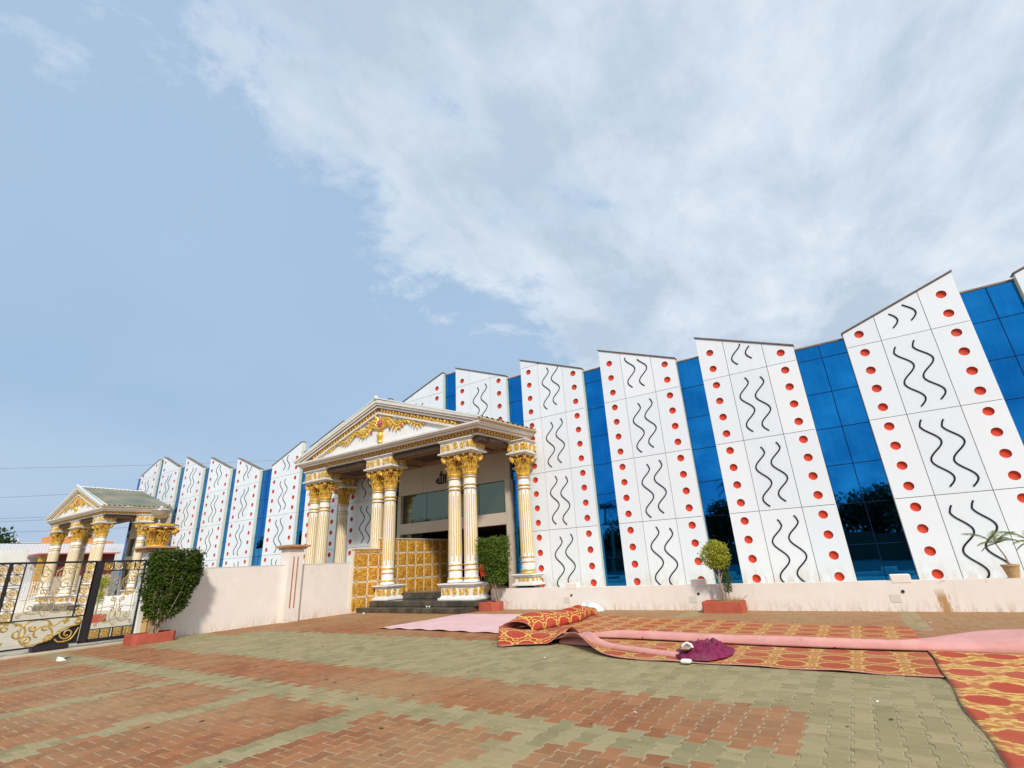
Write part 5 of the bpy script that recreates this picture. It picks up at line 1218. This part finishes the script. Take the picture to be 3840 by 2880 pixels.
for x, y, lab_ in ((-1.55, -12.0, 'white scrap on the green paving nearest the red carpet'), (-1.45, -11.0, 'white scrap on green paving just right of the red paved block'), (-6.1, -9.9, 'white scrap on the green band in front of the carpet corner'), (-9.2, -9.0, 'white scrap on the green band in front of the pink mat'), (-3.6, -12.3, 'white scrap in the middle of the red paved block'), (-.35, -4.35, 'white scrap on the paving between the carpet and the low pink wall'), (-14.2, -8.9, 'white scrap on the paving near the tall pink wall')):
    m = MB(); a = rr.uniform(0, 3); m.add([(x - .03 * math.cos(a), y - .03 * math.sin(a), .004), (x + .012, y - .012, .006), (x + .03 * math.cos(a), y + .03 * math.sin(a), .004), (x - .012, y + .012, .012)], [(0, 1, 2, 3)]); tag(m.build('paper_scrap', 'paper_white', fix=False), lab_, 'litter', 'tiny white scraps on the paving')

# ------------------------------------------------------------------ buildings and things beyond the gate
def bld(name, label, cat='building', loc=(-60, 0, 0)): return thing(name, loc, label, cat)
def part(name, mt, parent, *bs):
    m = MB()
    for a, b in bs: m.box(a, b)
    return m.build(name, mt, parent)
b1 = bld('white_building', 'plain white flat roofed building far away at the left edge', loc=(-97, -3, 0))
part('wall', 'plaster_white', b1, ((-102, -8, 0), (-95, 2.3, 7.2))); part('roof_slab', 'plaster_white', b1, ((-102.3, -8.4, 7.2), (-94.7, 2.4, 7.95))); part('window', 'interior_dark', b1, ((-94.99, 1.0, 6.0), (-94.9, 1.5, 6.35)))
b2 = bld('blue_building', 'pale blue building between the white building and the white sheet wall', loc=(-92, 2, 0)); part('wall', 'plaster_blue', b2, ((-94, 1.4, 0), (-90, 6, 7.05))); part('parapet', 'plaster_white', b2, ((-94, 1.3, 7.051), (-89.9, 6, 7.12)))
cw = bld('yard_wall', 'bright cream plastered wall at the back of the inner yard', 'wall', (-60, -8, 0)); part('wall', 'plaster_white', cw, ((-60.3, -30, 0), (-60, -4.3, 4.65)))
sw = bld('sheet_building', 'long building clad in pale corrugated sheets behind the far portico', loc=(-71, 2, 0)); m = MB(); n = 110
m.loft([[(-70 + .008 * math.cos(i * PI), -4.4 + i * .12, z) for i in range(n)] for z in (0, 5.75)], 0, False); m.build('sheeting', 'sheet_white', sw, fix=False)
part('wall', 'plaster_white', sw, ((-78, -4.4, 0), (-70.1, 9, 5.7)))
part('awning', 'sheet_orange', sw, ((-73, -.5, 5.76), (-71.5, 3.6, 6.55)), ((-71.6, 3.61, 5.5), (-70.5, 5.1, 6.05)))
part('ledge', 'ledge_pink', sw, ((-69.9, -2.1, 4.55), (-66, 4.4, 4.66))); part('shutter', 'maroon', sw, ((-69.9, -.4, 2.5), (-67, 4.3, 4.545))); part('post', 'post_ochre', sw, ((-67.2, -1.8, 0), (-66.6, -1.42, 4.545)))
part('lower_wall', 'beige_cladding', sw, ((-69.8, -.38, 0), (-66.9, 4.3, 2.49)))
sg = thing('roof_sign', (-71.2, 1.6, 6.4), 'white signboard with red letters on top of the sheet clad building', 'sign')
part('board', 'sign_white', sg, ((-71.45, 1.15, 6.58), (-71.3, 3.2, 7.35)))
cu = bpy.data.curves.new('lettering', 'FONT'); cu.body = 'MA'; cu.size = .62; cu.extrude = .01; tob = bpy.data.objects.new('tmp', cu); COL.objects.link(tob); bpy.context.view_layer.update()
me = bpy.data.meshes.new_from_object(tob.evaluated_get(bpy.context.evaluated_depsgraph_get())); bpy.data.objects.remove(tob)
for v in me.vertices: v.co = Vector((v.co.z, v.co.x, v.co.y))
me.materials.clear(); me.materials.append(MATS['sign_red']); me.name = 'lettering'; inst('lettering', me, (-71.28, 1.28, 6.75), sg)
pf = thing('picket_fence', (-50, -6.3, 0), 'white metal picket fence on a low wall seen through the gate', 'fence')
part('plinth', 'plaster_white', pf, ((-50.15, -12, 0), (-50, -5.6, .88)))
PK = quickmesh('picket', *(lambda m: (m.box((-.02, -.02, 0), (.02, .02, 1.1)), (m.v, m.f))[1])(MB()), ['sign_white'])
for i in range(30): inst('picket', PK, (-50.07, -9.6 + i * .135, .88), pf)
part('rail', 'sign_white', pf, ((-50.06, -9.7, 1.15), (-50.045, -5.6, 1.2)), ((-50.06, -9.7, 1.75), (-50.045, -5.6, 1.8)))
lw2 = thing('low_wall', (-43, -3.9, 0), 'low white wall behind the wicket of the gate', 'wall'); part('wall', 'plaster_white', lw2, ((-45.5, -4.35, 0), (-22, -4.15, .85)))
ps = thing('portico_steps', (-52, -4, 0), 'dark stone step under the far portico', 'steps'); part('step', 'granite', ps, ((-58, -4.9, 0), (-45.9, -1, .33)))
tp2 = thing('topiary_tree', (-30, -8.5, 0), 'yellow green ball headed plant in a pot seen through the wicket', 'tree')
foliage('foliage', tp2, ball_fn((-30, -8.48, 1.62), .30), 1500, .06, 'leaf_lime', 31); foliage('foliage', tp2, ball_fn((-30, -8.5, 1.05), .22, 1.3), 700, .06, 'leaf_lime', 32); m = MB(); m.tube([(-30, -8.5, .3), (-30, -8.48, 1.5)], .03, 6); m.build('trunk', 'bark', tp2)
planter(-30.35, -29.65, -8.85, -8.15, .3, 'small red planter under the yellow green plant behind the wicket')
# overhead wires
for i, (a, b) in enumerate((((-70.22, -5.77, 12.82), (-61.56, 17.62, 15.6)), ((-70.11, -5.18, 10.13), (-68.95, -.03, 10.72)), ((-70.03, -4.75, 8.14), (-69.2, -1.01, 8.36)), ((-70.02, -4.68, 7.84), (-69.26, -1.23, 8.08)), ((-69.97, -4.46, 6.85), (-69.2, -1.0, 6.95)))):
    a, b = Vector(a), Vector(b); d = (b - a).normalized(); L = (b - a).length; p0 = a - d * 14; p1 = b + d * (18 if i == 0 else 10); m = MB()
    m.tube([p0.lerp(p1, t / 14) - Vector((0, 0, .5 * (1 - (2 * t / 14 - 1) ** 2))) + Vector((0, 0, .45)) for t in range(15)], .016, 4)
    tag(m.build('power_line', 'wire'), ('highest of the thin power lines crossing the sky at left', 'power line meeting the gable of the far portico', 'upper of two close power lines left of the far portico', 'lower of two close power lines left of the far portico', 'lowest power line just above the white building')[i], 'power line', 'power lines crossing the sky at left')
# ------------------------------------------------------------------ trees
def tree_mesh(seed, H, Rr, n, lsz, mt='leaf_tree'):
    rr = random.Random(seed); blobs = [(Vector((rr.gauss(0, Rr * .42), rr.gauss(0, Rr * .42), H * rr.uniform(.42, .82))), Rr * rr.uniform(.35, .6)) for _ in range(11)]; vs, fs, tone = [], [], []
    for i in range(n):
        c, r = blobs[rr.randrange(len(blobs))]; d = Vector((rr.gauss(0, 1), rr.gauss(0, 1), rr.gauss(0, 1))).normalized(); p = c + d * r * rr.random() ** .3; a = Vector((rr.gauss(0, 1), rr.gauss(0, 1), rr.gauss(0, 1))).normalized(); s = a.cross(d)
        if s.length < .1: continue
        s.normalize(); L = lsz * rr.uniform(.6, 1.4); k = len(vs); vs += [tuple(p), tuple(p + a * L * .5 + s * L * .3), tuple(p + a * L), tuple(p + a * L * .5 - s * L * .3)]; fs += [(k, k + 1, k + 2), (k, k + 2, k + 3)]; tone += [rr.random()] * 4
    me = quickmesh('crown', vs, fs, [mt]); a = me.attributes.new('tone', 'FLOAT', 'POINT'); a.data.foreach_set('value', tone); t = MB(); t.tube([(0, 0, 0), (.05, 0, H * .3), (0, .1, H * .6)], [.2, .15, .06], 7)
    for b, r in blobs[:6]: t.tube([(0, 0, H * .3), b * .6 + Vector((0, 0, H * .15)), b], [.09, .06, .02], 5)
    return me, quickmesh('trunk', t.v, t.f, ['bark'])
TR = [tree_mesh(s, 6.6, 3.4, 5200, .34) for s in (1, 2)]
def put_tree(x, y, s, q, label, group='trees across the road behind the viewer'):
    t = thing('tree', (x, y, -.05), label, 'tree', group); c = inst('crown', TR[q][0], (x, y, -.05), t); c.scale = (s, s, s); c['kind'] = 'stuff'; k = inst('trunk', TR[q][1], (x, y, -.05), t); k.scale = (s, s, s); t.rotation_euler = (0, 0, x); return t
rr = random.Random(77)
for i in range(22): put_tree(-112 + i * 6.2 + rr.uniform(-1, 1), -47 + rr.uniform(-4, 4), rr.uniform(.8, 1.15) * (1.7 if i < 9 else 1.0), i % 2, 'dark leafy tree across the road that shows as a reflection in the blue glass')
hw = thing('road_wall', (-50, -41, 0), 'dark boundary wall reflected along the foot of the glass strips', 'wall'); part('wall', 'interior_brown', hw, ((-120, -41.2, -.05), (25, -41, 2.4)))
def palm_tree(x, y, H, seed):
    t = thing('palm_tree', (x, y, 0), 'tall palm tree seen only as a reflection in the glass strips', 'palm', 'palms across the road'); rr = random.Random(seed); m = MB(); m.tube([(x, y, 0), (x + .1, y, H * .5), (x + .3, y, H)], [.2, .16, .12], 8); m.build('trunk', 'bark', t)
    for k in range(16):
        az = k * 2.4; d = Vector((math.cos(az), math.sin(az), rr.uniform(.1, 1.0))).normalized(); p = Vector((x + .3, y, H)); pts = []
        for i in range(10): pts.append(p.copy()); p += d * .34; d = (d + Vector((0, 0, -.16))).normalized()
        m = MB()
        for i in range(1, 10):
            dd = (pts[i] - pts[i - 1]).normalized(); sd_ = dd.cross(Vector((0, 0, 1))).normalized()
            for sg in (-1, 1):
                for e in (0, .5): q = pts[i - 1].lerp(pts[i], e); m.add([q - dd * .03, q + dd * .03, q + (dd * .6 + sd_ * sg * .7 + Vector((0, 0, -.4))).normalized() * .9], [(0, 1, 2)])
        m.tube(pts, .02, 4); m.build('frond', 'leaf_tree', t, fix=False)
for x, y, H, s in ((-10.5, -38, 8.0, 1), (-17.5, -37, 6.8, 2), (-25, -38, 7.2, 3)): palm_tree(x, y, H, s)
lt_ = put_tree(-80.5, -4.6, 1.2, 0, 'brownish tree at the left edge behind the white building', 'trees beyond the yard');
